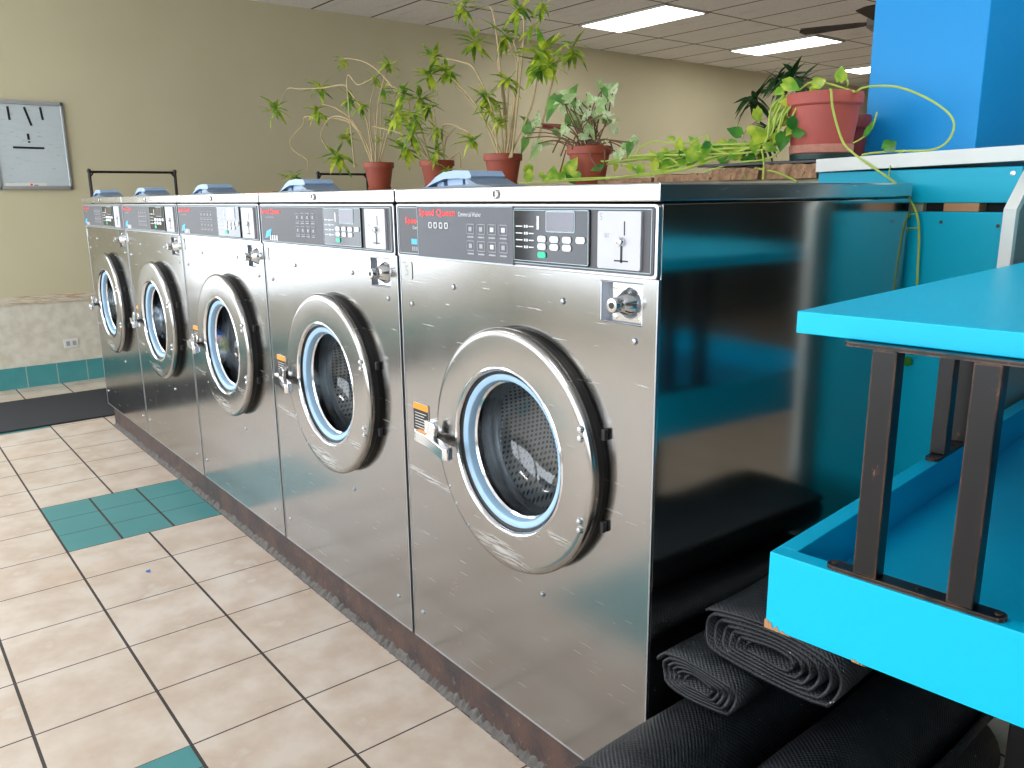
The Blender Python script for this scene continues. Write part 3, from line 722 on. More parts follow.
st = MB(); fbox(st, -.135, .062, 1.003, 1.020, XB+.0108, 0, XB+.0095); st.lathe([(.006, 0), (.0002, .0005)], frame((XB+.0112, -.012, 1.012), (1, 0, 0)), 12, 1); fbox(st, .0, .02, 1.001, 1.012, XB+.0112, 2)
st.build('printed_strip', [M['plastic_white'], M['red'], M['faint']], pno)
ol = root('wall_outlet', (XL, .078, .10)); tag(ol, 'white double power outlet low on the left wall above teal base tiles', 'outlet')
MB().box(XL, XL+.005, .040, .116, .098, .150).build('cover_plate', M['plastic_white'], ol, bevel=.002)
for y in (.062, .094): MB().box(XL+.0048, XL+.0065, y-.009, y+.009, .112, .137).build('socket', M['faint'], ol)
sg = MB().box(XL, XL+.01, 3.66, 3.87, 1.455, 1.495); tag(sg.build('wall_sign', [M['pot_dark']]), 'small maroon sign high on the beige wall seen between the plants', 'sign')

# laundry cart racks
def rack(x, y0, y1, zt, label, axis='y'):
    rt = root('garment_rack', (x, (y0+y1)/2, FZ)); tag(rt, label, 'rack', 'black rail racks behind the washers')
    for y in (y0, y1):
        p = MB(); p.tube([(x, y, FZ+.10), (x, y, zt+.015)], .008, 8); p.lathe([(.0105, 0), (.0105, .014), (.0002, .02)], frame((x, y, zt-.003), (0, 0, 1)), 10); p.build('post', M['iron'], rt)
    r_ = MB(); r_.tube([(x, y0, zt), (x, y1, zt)], .0065, 8)
    for s_, y in ((1, y0), (-1, y1)): r_.tube([(x, y, zt-.028), (x, y+s_*.022, zt)], .0045, 6)
    r_.build('rail', M['iron'], rt)
    b = MB(); b.box(x-.12, x+.2, y0-.01, y1+.01, FZ+.08, FZ+.10); b.build('base', M['iron'], rt, bevel=.003)
    for dx in (-.06, .17):
        for y in (y0+.06, y1-.06):
            w = MB(); w.lathe([(.006, -.012), (.038, -.012), (.04, 0), (.038, .012), (.006, .012)], frame((x+dx, y, FZ+.04), (1, 0, 0)), 18); w.box(x+dx-.01, x+dx+.01, y-.006, y+.006, FZ+.04, FZ+.082); w.build('wheel', M['black'], rt)
rack(-4.0, .180, .606, 1.068, 'black rail rack standing by the left wall beyond the far left washer')
_a, _b = at(318, 174, x=-3.7), at(367, 174.5, x=-3.7)
rack(-3.7, _a.y, _b.y, _a.z, 'black rail rack seen left of the leftmost potted plant')
# ceiling lights and fan; first three panels unseen, added for ambient light
for k, (y, x0, lb) in enumerate(((-1.76, -3.02, 'unseen light panel added for ambient light, over the front aisle at its left end'), (-1.76, -.56, 'unseen light panel added for ambient light, over the front aisle beside the camera'), (.85, .26, 'unseen light panel added for ambient light, above the cyan folding table'),   (3.46, -3.84, 'large lit ceiling light panel left of the other two'), (5.22, -3.86, 'lit ceiling light panel in the middle, above the brick-topped divider'), (7.07, -3.93, 'lit ceiling light panel farthest away beside the blue column'))):
    rt = root('ceiling_light', (x0+.41, y+.21, ZC)); tag(rt, lb, 'ceiling light', 'fluorescent ceiling panels')
    MB().box(x0+.012, x0+.80, y+.012, y+.40, ZC-.008, ZC-.001).build('diffuser', M['diffuser'], rt)
    f = MB(); f.box(x0, x0+.82, y, y+.012, ZC-.012, ZC-.0005); f.box(x0, x0+.82, y+.40, y+.412, ZC-.012, ZC-.0005); f.box(x0, x0+.012, y, y+.412, ZC-.012, ZC-.0005); f.box(x0+.80, x0+.82, y, y+.412, ZC-.012, ZC-.0005)
    f.build('frame', M['ceil_white'], rt)
fc = at(884, 22, y=3.6)
fn = root('ceiling_fan', (fc.x, fc.y, ZC)); tag(fn, 'dark-bladed ceiling fan partly hidden by the blue column', 'ceiling fan')
MB().lathe([(.05, 0), (.045, -.03), (.012, -.04), (.012, -(ZC-fc.z)+.05)], frame((fc.x, fc.y, ZC), (0, 0, 1)), 20).build('down_rod', M['fan'], fn)
MB().lathe([(.012, .055), (.07, .045), (.085, .02), (.085, -.02), (.06, -.04), (.0002, -.045)], frame(fc, (0, 0, 1)), 28).build('motor', M['fan'], fn)
for k in range(4):
    a = math.radians(196+90*k); T = Matrix.Translation(fc) @ Matrix.Rotation(a, 4, 'Z') @ Matrix.Rotation(math.radians(10), 4, 'X')
    b = MB(); b.prism([(.06, -.015), (.14, -.03), (.42, -.045), (.44, 0), (.42, .045), (.14, .03), (.06, .015)], 'z', -.003, .003, 0, T); b.build('blade', M['fan_dark'], fn)

# ------------------------------------------------------------------ right end of the divider
YC = 1.0
ca, cb = at(863, 150, y=YC), at(975, 148, y=YC)
tag(MB().box(ca.x, cb.x, YC, YC+.6, FZ, ZC).build('column', M['blue'], bevel=.003), 'bright blue painted square column rising behind the white counter board', 'column')
ub = MB().box(-.203, .167, .700, .722, .902, .9615).build('painted_board', M['cyan_wall'], bevel=.0015)
tag(ub, 'narrow cyan board under the white counter top behind the nearest washer', 'board')
ua = MB(); 
for x, z in ((.153, .950),): ua.lathe([(.0045, 0), (.004, .001), (.0002, .0015)], frame((x, .700, z), FRONT), 12)
ua.build('screw', M['zinc'], ub)
T = Matrix.Translation((-.08, .7, .885)) @ Matrix.Rotation(math.radians(1.1), 4, 'Y') @ Matrix.Translation((.08, -.7, -.885))
lb_ = MB().box(-.203, .167, .700, .722, FZ, .8865, 0).build('painted_board', M['cyan_wall'], bevel=.0015)
tag(lb_, 'tall cyan painted board behind the nearest washer, below the dark slot', 'board')
for u, v in ((998, 226), (941, 222)): MB().lathe([(.0032, -.001), (.0032, .0006), (.0002, .0008)], frame(at(u, v, y=.7), FRONT), 10).build('screw_hole', M['black'], lb_)
struct('slot_shade', MB().box(.0, .165, .735, .76, FZ, .95), M['dark_gap'])  # black sheet that stands in for shade behind the slot
tag(MB().box(.045, .105, .702, .733, .8868, .9018).build('wood_block', M['wood'], bevel=.001), 'small raw wood block wedged in the slot between two cyan boards', 'block')
T = Matrix.Translation((-.203, .70, .958)) @ Matrix.Rotation(math.radians(-1.25), 4, 'Y')
tag(MB().box(0, .62, -.012, .29, .0035, .0285, 0, T).build('counter_board', M['white_paint'], bevel=.001), 'long white counter board lying on the cyan boards in front of the blue column', 'counter')
# white-edged grey end panel
rt = root('end_cabinet', (.1785, 1.0, FZ)); tag(rt, 'grey-green upright panel with white angled edging right of the cyan boards', 'panel')
prof = [(.640, FZ), (.640, .893), (.702, .9555), (1.45, .9555), (1.45, FZ)]
prof2 = [(.653, FZ+.015), (.653, .888), (.7075, .943), (1.44, .943), (1.44, FZ+.015)]
MB().prism(prof2, 'x', .1705, .1845).build('side_panel', M['frost'], rt)
e = MB()
for i in range(5):
    a, b_, c, d = prof[i], prof[(i+1) % 5], prof2[(i+1) % 5], prof2[i]
    e.prism([a, b_, c, d], 'x', .168, .187)
e.build('edging', M['white_paint'], rt)

# ledge pieces: bricks and a dark shelf under the big pot
def rough_box(x0, x1, y0, y1, z0, z1, amp=.003, nx=12, ny=5):
    mb = MB(); 
    def j(): return random.uniform(-amp, amp)
    g = {}
    vs = []; fs = []
    for i in range(nx+1):
        for k in range(4):
            x = x0+(x1-x0)*i/nx
            y, z = ((y0, z0), (y0, z1), (y1, z1), (y1, z0))[k]
            vs.append((x, y+(j() if k < 2 else 0), z+(j()*.8 if k in (1, 2) else 0)))
    for i in range(nx):
        for k in range(4): a, b_ = i*4+k, i*4+(k+1) % 4; fs.append((a, a+4, b_+4, b_))
    fs += [(0, 1, 2, 3), tuple(range(nx*4, nx*4+4))[::-1]]
    return mb.add(vs, fs)
for x0, x1, z1, lb in ((-.84, -.655, .9615, 'low broken brick under the trailing vines by the fourth pot'), (-.645, -.475, .968, 'pitted brick on the divider midway along the trailing vines'), (-.465, -.345, .975, 'pitted brick on the divider, second from the white counter board'), (-.335, -.208, .980, 'broken brick touching the end of the white counter board')):
    tag(rough_box(x0, x1, .70 if x0 > -.5 else .712, .80, .951, z1).build('brick', M['brick']), lb, 'brick', 'bricks on the divider')
for x0, x1, lb, m in ((-3.36, -3.02, 'brown wood strip on the divider behind the second washer from the left end', 'wood'), (-2.80, -2.62, 'brown wood strip on the divider behind the middle washer', 'wood')):
    tag(MB().box(x0, x1, .74, .80, .951, .9565).build('wood_strip', M[m], bevel=.001), lb, 'wood')
tag(MB().box(-.52, -.215, .715, .99, .9815, .9875).build('shelf_board', M['label_black'], bevel=.001), 'thin dark shelf board on the bricks under the big clay pot', 'shelf')

# ------------------------------------------------------------------ plants
def leaf(mb, p, d, nrm, L, W, mi=0, shape='narrow', droop=.3, seg=5):
    d = Vector(d).normalized(); nrm = Vector(nrm); nrm = (nrm-d*nrm.dot(d))
    nrm = nrm.normalized() if nrm.length > 1e-3 else d.orthogonal().normalized()
    side = d.cross(nrm); p = Vector(p)
    prof = {'narrow': [.12, .75, 1., .8, .45, .02], 'heart': [.35, 1., .98, .72, .36, .02], 'arrow': [.55, 1., .78, .52, .26, .02]}[shape]
    n = len(prof)-1; vs = []; fs = []
    for i, w in enumerate(prof):
        t = i/n; c = p+d*(L*t)-nrm*(droop*L*t*t)
        if shape != 'narrow' and i == 0: base = c-d*L*.12
        else: base = c
        vs += [base+side*w*W/2+nrm*w*W*.12, c, base-side*w*W/2+nrm*w*W*.12]
    for i in range(n):
        a = 3*i; fs += [(a, a+1, a+4, a+3), (a+1, a+2, a+5, a+4)]
    mb.add(vs, fs, mi, None, True)
def smooth_path(pts, k=5):
    out = []; P = [Vector(p) for p in pts]
    for i in range(len(P)-1):
        p0, p1, p2, p3 = P[max(i-1, 0)], P[i], P[i+1], P[min(i+2, len(P)-1)]
        for j in range(k):
            t = j/k; out.append(.5*((2*p1)+(p2-p0)*t+(2*p0-5*p1+4*p2-p3)*t*t+(3*p1-p0-3*p2+p3)*t*t*t))
    out.append(P[-1]); return out
def pot(rt, x, y, z0, w, h, m, saucer=True, rimm=None):
    r = w/2; T = frame((x, y, z0), (0, 0, 1), (1, 0, 0)); sh = h*.07 if saucer else 0
    p = MB(); p.lathe([(r*.66, sh), (r*.70, sh+.002), (r*.90, h*.80), (r*.90, h*.80), (r, h*.80), (r, h*.985), (r*.97, h), (r*.90, h*.99), (r*.87, h*.86)], T, 40, cap0=True)
    po = p.build('pot', m, rt)
    if saucer:
        s_ = MB(); s_.lathe([(r*.62, 0), (r*.74, .002), (r*.78, h*.10), (r*.74, h*.10), (r*.70, h*.045), (.0002, h*.04)], T, 36, cap0=True); s_.build('saucer', rimm or m, rt)
    s_ = MB(); s_.lathe([(r*.885, h*.88), (r*.4, h*.90), (.0002, h*.89)], T, 28); s_.build('soil', M['soil'], rt)
VIEW = (CAM-Vector((-1, .7, 1))).normalized()
def rosette(mb, c, r, mi=0, n=None):
    c = Vector(c); n = n or random.randint(14, 18); r *= 1.25
    for k in range(n):
        a = 2*PI*k/n+random.uniform(-.25, .25); el = random.uniform(-.95, .95)
        d = Vector((math.cos(a)*math.cos(el), math.sin(a)*math.cos(el), math.sin(el)-.05))
        leaf(mb, c+Vector((0, 0, random.uniform(-.012, .012))), d, Vector((0, 0, 1))+VIEW*.4, r*random.uniform(.75, 1.25), r*random.uniform(.22, .31), mi, 'narrow', random.uniform(.0, .4))
def dracaena(x, y, z0, w, h, stems, rosettes, label, potm, stub=(), leafm='leaf_song', cat='potted plant', sr=.0032):
    rt = root('potted_plant', (x, y, z0)); tag(rt, label, cat, 'potted plants on the divider')
    pot(rt, x, y, z0, w, h, potm)
    s_ = MB()
    for pts in stems:
        q = []
        yy = y+random.uniform(-.03, .03); dy = random.uniform(-.06, .06)
        for i, (u, v) in enumerate(pts): q.append(at(u, v, y=yy+dy*i/len(pts)))
        q[0] = Vector((x+(q[0].x-x)*.7, min(max(q[0].y, y-.03), y+.03), z0+h*.86))
        q = smooth_path(q); s_.tube(q, [sr*(1.15-.6*i/len(q)) for i in range(len(q))], 6)
    s_.build('stem', M['stem'], rt)
    f = MB()
    for u, v, r in rosettes: rosette(f, at(u, v, y=y+random.uniform(-.07, .05)), r)
    f.build('foliage', M[leafm], rt)
    return rt
zl = .951
def pp(a, b, y): return (at(a, 170, y=y)+at(b, 170, y=y))/2, (at(a, 170, y=y)-at(b, 170, y=y)).length*.80
def potspec(u0, u1, vtop, y, z0):
    a, b_ = at(u0, vtop, y=y), at(u1, vtop, y=y); c = (a+b_)/2
    f = (Vector((c.x, c.y, 0))-Vector((CAM.x, CAM.y, 0))).normalized(); right = Vector((-f.y, f.x, 0))
    w = abs((a-b_).dot(right)); h = c.z-z0
    return c.x, y, z0, w, h
X1 = potspec(363.5, 394.5, 162.5, .79, zl)
dracaena(*X1, [[(374, 160), (365, 140), (352, 120), (335, 108), (322, 104)], [(372, 160), (358, 130), (345, 118), (330, 118), (321, 135), (328, 150)],
    [(373, 160), (366, 118), (350, 92), (343, 85), (322, 88), (300, 89), (287, 89), (280, 104)], [(371, 160), (352, 124), (318, 118), (305, 117), (303, 125), (291, 138), (293, 150), (307, 160), (307, 171)],
    [(379, 160), (392, 118), (398, 98), (384, 77), (365, 62), (342, 58)], [(377, 160), (378, 105), (388, 66)], [(376, 160), (374, 112)], [(380, 160), (381, 105)], [(375, 160), (370, 128), (371, 100), (376, 82)], [(378, 160), (384, 135), (386, 112)], [(343, 85), (347, 80), (358, 85), (373, 78)]],
    [(275, 109, .058), (320, 88, .058), (317, 112, .055), (342, 62, .032), (388, 64, .05), (350, 100, .045), (362, 106, .035), (338, 155, .068), (294, 177, .055), (346, 137, .04), (375, 80, .035), (384, 90, .04), (378, 140, .02)],
    'potted plant with narrow yellow-green leaf tufts, leftmost on the divider', M['terracotta'])
X2 = potspec(420, 455, 160.5, .78, zl)
dracaena(*X2, [[(430, 157), (408, 137), (372, 126)], [(427, 157), (412, 125), (408, 100), (396, 88), (385, 84)], [(440, 157), (434, 108)], [(445, 157), (442, 130), (450, 124), (470, 133)], [(446, 156), (458, 153), (461, 168)], [(426, 157), (420, 125), (415, 112)], [(437, 157), (437, 130), (432, 120)], [(442, 157), (446, 140), (455, 128)]],
    [(430, 74, .06), (434, 56, .05), (448, 74, .045), (403, 92, .05), (398, 112, .06), (413, 133, .055), (406, 150, .06), (436, 130, .04), (471, 140, .045), (436, 152, .04), (447, 173, .03), (420, 100, .055), (414, 118, .055), (428, 108, .04), (393, 122, .04)],
    'bushy potted plant with narrow leaves, second pot from the left on the divider', M['terracotta'])
X3 = potspec(484, 523, 154, .80, zl)
dracaena(*X3, [[(500, 152), (490, 128), (465, 95), (448, 76)], [(499, 152), (492, 110), (475, 70), (462, 62), (442, 58), (431, 56)], [(505, 152), (505, 100), (498, 60), (512, 48), (517, 30)], [(508, 152), (515, 100), (518, 60), (525, 38), (537, 22), (546, 8)],
    [(503, 152), (514, 100), (517, 65), (510, 45), (506, 36)], [(510, 152), (517, 100), (520, 66), (513, 40)], [(515, 152), (530, 110), (537, 80), (541, 62)], [(506, 38), (495, 22), (481, 8), (466, 4)], [(518, 60), (524, 34), (519, 14)], [(545, 60), (560, 54), (571, 52)], [(502, 152), (500, 112), (489, 97)], [(504, 152), (509, 85)], [(500, 152), (478, 108), (452, 78)]],
    [(463, 5, .055), (518, 8, .058), (505, 32, .058), (542, 6, .035), (474, 42, .058), (447, 70, .045), (543, 52, .075), (548, 66, .06), (573, 48, .05), (531, 29, .035), (508, 82, .045), (487, 98, .055), (490, 112, .045), (500, 120, .035), (536, 62, .05)],
    'tallest potted plant with bare stems reaching the ceiling line, third pot from the left', M['terracotta'])
# arrowhead plant
X4 = potspec(567.5, 612.5, 146.5, .79, zl)
rt = root('potted_plant', X4[:3]); tag(rt, 'potted arrowhead plant with broad pale green leaves, fourth pot from the left', 'potted plant', 'potted plants on the divider')
pot(rt, *X4, M['terracotta'], saucer=False)
s_ = MB(); f = MB(); yb = X4[1]
L4 = [(551, 108, 22, -120), (565, 92, 14, 160), (572, 96, 14, 30), (582, 104, 14, 10), (567, 107, 9, -60), (568, 127, 20, -125), (580, 119, 17, -50), (587, 131, 12, -80), (592, 122, 9, -110), (597, 100, 14, 150), (602, 98, 14, 70), (611, 87, 16, 25),
      (606, 94, 11, -60), (603, 114, 12, -50), (594, 112, 13, 120), (537, 118, 14, 80), (526, 124, 14, 100), (530, 132, 15, -95), (545, 143, 16, 10), (534, 153, 16, -115), (524, 146, 13, -100), (632, 142, 16, 40), (622, 152, 14, -120), (618, 158, 12, -70), (629, 150, 12, -100),
      (617, 121, 7, 0), (608, 139, 6, 60), (560, 100, 12, -150), (575, 88, 10, 60), (585, 112, 12, -20), (598, 106, 12, -100), (589, 98, 10, 100), (556, 98, 12, 170), (612, 100, 10, -80)]
L4 += [(random.gauss(588, 22), random.gauss(112, 15), random.uniform(8, 14), random.uniform(0, 360)) for _ in range(26)]
for k, (u, v, l, a) in enumerate(L4):
    y = yb+random.uniform(-.06, .03); c = at(u, v, y=y); px = 1/ (F/ (c-CAM).length)
    a = math.radians(a); right = R @ Vector((1, 0, 0)); upv = R @ Vector((0, 1, 0))
    d = right*math.cos(a)+upv*math.sin(a)+VIEW*random.uniform(-.2, .3)
    L = l*1.22*px; leaf(f, c-d.normalized()*L*.5, d, VIEW*1.6+Vector((0, 0, .4))+Vector((random.uniform(-1, 1), random.uniform(-1, 1), random.uniform(-.6, 1.0))), L, L*.58, 0 if k % 4 else 1, 'arrow', .25)
    b0 = Vector((X4[0]+random.uniform(-.035, .035), yb+random.uniform(-.03, .03), X4[2]+X4[4]*.87)); e0 = c-d.normalized()*L*.5
    md = (b0+e0)/2+Vector((random.uniform(-.02, .02), random.uniform(-.02, .02), .02))
    if k < 40: s_.tube(smooth_path([b0, md, e0], 4), [.0018]*9, 5)
for k in range(7):   # tangle of dry stems hanging over the rim
    a = random.uniform(0, 2*PI); r_ = X4[3]/2; b0 = Vector((X4[0]+.6*r_*math.cos(a), yb+.6*r_*math.sin(a), X4[2]+X4[4]*.9)); 
    q = [b0, b0+Vector((math.cos(a)*.05, math.sin(a)*.03, .035)), b0+Vector((math.cos(a)*.085, math.sin(a)*.05, random.uniform(-.03, .02)))]
    s_.tube(smooth_path(q, 4), [.0022]*9, 5)
for pts in ([(591, 152), (592, 160), (601, 172)], [(605, 150), (604, 165), (600, 172)], [(566, 150), (562, 165), (560, 172)]):
    s_.tube(smooth_path([at(u, v, y=yb-.085) for u, v in pts], 4), .002, 5)
s_.build('stem', M['stem_brown'], rt); f.build('foliage', [M['leaf_pale'], M['leaf_mid']], rt)

# pothos in the big weathered pot with its trailing vines
X5 = potspec(787, 865.5, 94, .80, .9885)
rt = root('potted_plant', X5[:3]); tag(rt, 'big weathered clay pot with pothos vines, beside the blue column', 'potted plant', 'potted plants on the divider')
x, y, z0, w, h = X5; r = w/2; T = frame((x, y, z0), (0, 0, 1), (1, 0, 0))
p = MB(); p.lathe([(r*.76, .012), (r*.78, .016), (r*.93, h*.80), (r*.97, h*.81), (r, h*.83), (r*1.005, h*.97), (r*.98, h), (r*.92, h*.99), (r*.88, h*.86)], T, 48, cap0=True)
p.build('pot', M['terracotta_worn'], rt)
MB().lathe([(r*.80, .0135), (r*.835, .015), (r*.845, .030), (r*.81, .031)], T, 40).build('clay_saucer', M['rim_worn'], rt)
MB().lathe([(r*.76, 0), (r*.80, .001), (r*.82, .0125), (r*.5, .0125)], T, 40, cap0=True).build('plastic_saucer', M['green_saucer'], rt)
MB().lathe([(r*.90, h*.90), (r*.4, h*.93), (.0002, h*.92)], T, 28).build('soil', M['soil'], rt)
vn = MB(); f = MB(); fg = MB()
right = R @ Vector((1, 0, 0)); upv = R @ Vector((0, 1, 0))
def pleaf(mb, u, v, l, a, yy, wd=.8, mi=0):
    c = at(u, v, y=yy); px = (c-CAM).length/F; a = math.radians(a)
    d = right*math.cos(a)+upv*math.sin(a)+VIEW*random.uniform(-.2, .2); L = l*px
    leaf(mb, c-d.normalized()*L*.5, d, VIEW+Vector((0, 0, .35))+Vector((random.uniform(-.2, .2), 0, 0)), L, L*wd, mi, 'heart', .15)
yf = y-.06
def vine(pts, rr=.0022, k=6):
    q = smooth_path([at(u, v, y=yy) for u, v, yy in pts], k); vn.tube(q, rr, 6)
vine([(829, 93, y-.02), (831, 90, y-.08), (833, 110, y-.085), (842, 140, y-.09), (852, 152, .695), (868, 164, .684), (894, 182, .681), (908, 197, .683), (917, 215, .684), (919, 235, .684), (918, 262, .684), (916, 300, .684), (912, 345, .684)], .0022)
vine([(855, 96, y), (862, 88, y-.02), (885, 86, y), (905, 89, y), (932, 101, y), (950, 115, y), (954, 128, y), (946, 143, y-.01), (930, 150, y-.01), (900, 151, y-.01), (872, 153, y-.01), (862, 155, y-.01)], .0021)
vine([(905, 151, .75), (898, 154, .73), (893, 160, .70), (890, 168, .686), (889, 176, .684)], .0012)
vine([(843, 92, y), (848, 84, y-.02), (845, 76, y-.02), (842, 72, y-.02)], .0018)
vine([(800, 90, y), (812, 82, y-.03), (830, 84, y-.03), (855, 92, y-.02)], .0022)
vine([(877, 112, y-.03), (872, 128, y-.03), (862, 138, y-.03), (853, 143, y-.03)], .0014)
pleaf(f, 792, 86, 17, -20, yf); pleaf(f, 778, 92, 10, -150, yf); pleaf(f, 785, 102, 11, 170, yf); pleaf(f, 820, 82, 14, 25, yf); pleaf(f, 815, 89, 9, 0, yf); pleaf(f, 841, 73, 14, 80, yf); pleaf(f, 783, 120, 10, -150, yf)
pleaf(fg, 793, 125, 14, -60, yf-.02); pleaf(fg, 782, 142, 17, -100, yf-.02); pleaf(fg, 800, 133, 13, 10, yf-.02); pleaf(f, 789, 132, 9, -130, yf-.02); pleaf(f, 757, 137, 15, -120, .72); pleaf(f, 755, 148, 14, -80, .71); pleaf(fg, 891, 145, 16, 30, y-.02)
pleaf(fg, 870, 127, 17, 60, y-.05, .3); pleaf(f, 905, 216, 9, -150, .683, .7); pleaf(f, 903, 229, 10, 110, .683, .7); pleaf(fg, 893, 353, 13, -20, .68, .7); pleaf(fg, 904, 361, 14, 170, .68, .6); pleaf(fg, 914, 351, 13, -10, .68, .6); pleaf(f, 774, 108, 8, -90, yf)
vine([(918, 214, .684), (912, 214, .684), (908, 216, .684)], .0012); vine([(918, 228, .684), (910, 228, .684), (906, 229, .684)], .0012)
# strands spilling over the pot's left rim and along the bricks
for k in range(16):
    u1 = random.uniform(600, 720); x0_ = random.uniform(782, 800)
    pts = [(x0_, random.uniform(92, 100), y-.03), (x0_-random.uniform(6, 16), random.uniform(106, 122), y-.07), (x0_-random.uniform(18, 34), random.uniform(136, 152), .74+random.uniform(-.02, .05))]
    u = pts[-1][0]; v = pts[-1][1]
    while u > u1:
        u -= random.uniform(22, 40); tgt = 178-(u-560)*.085; v = v+(tgt-6-v)*.5+random.uniform(-6, 4)
        pts.append((u, min(v, tgt-3), .72+random.uniform(-.01, .10)))
    vine(pts, random.choice([.0016, .002, .0024]), 4)
for pts in ([(733, 155, .72), (712, 148, .72), (708, 136, .74), (690, 145, .72)], [(736, 152, .73), (690, 168, .71), (640, 176, .71), (590, 178, .71), (545, 180, .71)], [(700, 165, .71), (660, 172, .71), (600, 179, .705), (560, 181, .7), (520, 183, .7)],
            [(691, 150, .76), (692, 144, .76), (668, 143, .76), (655, 141, .76), (640, 148, .76), (634, 158, .76)], [(755, 168, .705), (775, 172, .70), (790, 178, .695), (797, 182, .69)], [(762, 150, .71), (764, 165, .70), (763, 180, .69)], [(745, 150, .72), (700, 160, .72), (650, 172, .71)],
            [(680, 165, .72), (668, 158, .72), (655, 165, .72)], [(790, 140, .73), (770, 158, .72), (735, 163, .72), (705, 172, .71)]):
    vine(pts, .0021, 5)
for k in range(66):
    u = random.choice([random.uniform(520, 780), random.uniform(660, 785)]); b_ = 176-(u-560)*.085; v = b_-abs(random.gauss(0, 1))*(8+max(0, (u-640)*.12)); 
    if 590 > u: v = b_-random.uniform(-2, 12)
    pleaf(f if random.random() < .75 else fg, u, v, random.uniform(7, 15), random.uniform(0, 360), .715+random.uniform(-.01, .09), random.uniform(.5, .9))
for u, v, l, a in ((529, 174, 14, 90), (553, 172, 14, 80), (573, 164, 16, 60), (562, 175, 12, 45), (545, 178, 10, 130), (694, 152, 18, 60), (700, 158, 14, 150), (706, 146, 14, 90), (655, 163, 12, 80), (640, 168, 12, 90), (666, 168, 10, 20), (684, 162, 10, 30), (752, 175, 12, 0), (735, 155, 12, 170)):
    pleaf(f, u, v, l, a, .712, .75)
vn.build('vine', M['vine'], rt); f.build('foliage', M['leaf_pothos'], rt); fg.build('dark_foliage', M['leaf_green'], rt)['label'] = 'deeper green leaves'
# plant behind the big pot, its leaves coloured dark for shade
cx = at(848, 110, y=.93); X6 = (cx.x, .93, .9515, .10, .135)
q = dracaena(*X6, [[(840, 100), (815, 92), (795, 82), (787, 76)], [(838, 100), (800, 110), (775, 112), (757, 104)], [(836, 105), (790, 118), (765, 118), (748, 128), (742, 140)], [(836, 105), (800, 112), (772, 130)]],
    [(790, 76, .050), (778, 80, .045), (755, 100, .055), (771, 128, .035), (765, 140, .035), (750, 148, .03), (800, 82, .04)],
    'maroon pot with narrow-leaved plant, coloured dark for shade, behind the big clay pot', M['pot_dark'], leafm='leaf_shaded', sr=.0022)

# ------------------------------------------------------------------ cyan folding table with an upper shelf
TH = math.radians(5.5); xd = Vector((math.cos(TH), math.sin(TH), 0)); yd = Vector((-math.sin(TH), math.cos(TH), 0))
A = Vector((.284, -.124, 0)); B = Vector((.281, -.139, 0))
def TT(o): m_ = Matrix.Rotation(TH, 4, 'Z'); m_.translation = o; return m_
rt = root('folding_table', (.7, .35, FZ)); tag(rt, 'cyan laminate folding table with raised shelf and black iron legs beside the nearest washer', 'table')
MB().box(0, 1.15, 0, .98, .789, .8105, 0, TT(A)).build('upper_shelf', M['cyan'], rt, bevel=.0012)
tb = MB(); W1, D1, t = 1.2, 1.0, .020
tb.box(0, W1, 0, t, .478, .563, 0, TT(B)); tb.box(0, W1, D1-t, D1, .478, .563, 0, TT(B)); tb.box(0, t, t, D1-t, .478, .563, 0, TT(B)); tb.box(W1-t, W1, t, D1-t, .478, .563, 0, TT(B))
tb.box(t, W1-t, t, D1-t, .478, .512, 0, TT(B))
tbo = tb.build('tray_top', M['cyan'], rt, bevel=.001)
cpb = MB()
for (x, l, hh) in ((-.0006, .030, .012), (.092, .014, .005)):
    n = 9; vs = [(x+l*k/n, -.0007, .4775+hh*abs(math.sin(k*1.7+1))*(1-k/n)) for k in range(n+1)]+[(x+l*k/n, -.0007, .4775) for k in range(n+1)]
    cpb.add(vs, [(k, k+1, k+n+2, k+n+1) for k in range(n)], 0, TT(B))
cpb.box(-.0008, .004, -.0008, .004, .4775, .487, 0, TT(B))
cpb.build('chipped_edge', M['wood'], tbo)
def legframe(o, horiz):
    """two square posts welded to flat bars"""
    T = TT(B) if horiz else TT(B) @ Matrix.Rotation(PI/2, 4, 'Z') @ Matrix.Translation((0, -.022, 0))
    m0, z0, z1 = o, .5635, .7885
    r_ = MB(); poly = []
    for cx, a0 in ((m0+.148, -90), (m0+.008, 90)):
        for k in range(7):
            a = math.radians(a0+180*k/6); poly.append((cx+.009*math.cos(a), .011+.009*math.sin(a)))
    r_.prism(poly, 'z', z0, z0+.004, 0, T); ro = r_.build('mounting_bar', M['iron'], rt)
    MB().prism(poly, 'z', z1-.004, z1, 0, T).build('mounting_bar', M['iron'], rt)
    for x in (m0+.006, m0+.085, m0+.150): MB().lathe([(.003, 0), (.003, .0012), (.0002, .002)], T @ Matrix.Translation((x, .011, z0+.004)), 8).build('screw', M['iron'], ro)
    for x in (m0+.027, m0+.110):
        MB().box(x, x+.022, .002, .022, z0+.004, z1-.004, 0, T).build('leg', M['iron'], rt, bevel=.0015)
legframe(.057, True); legframe(.415, False); legframe(.85, True)
for x, yy in ((.128, .50), (.85, .52), (.45, .10), (.85, .10)):
    MB().box(x, x+.055, yy, yy+.055, FZ, .478, 0, TT(B)).build('table_leg', M['iron'], rt, bevel=.002)

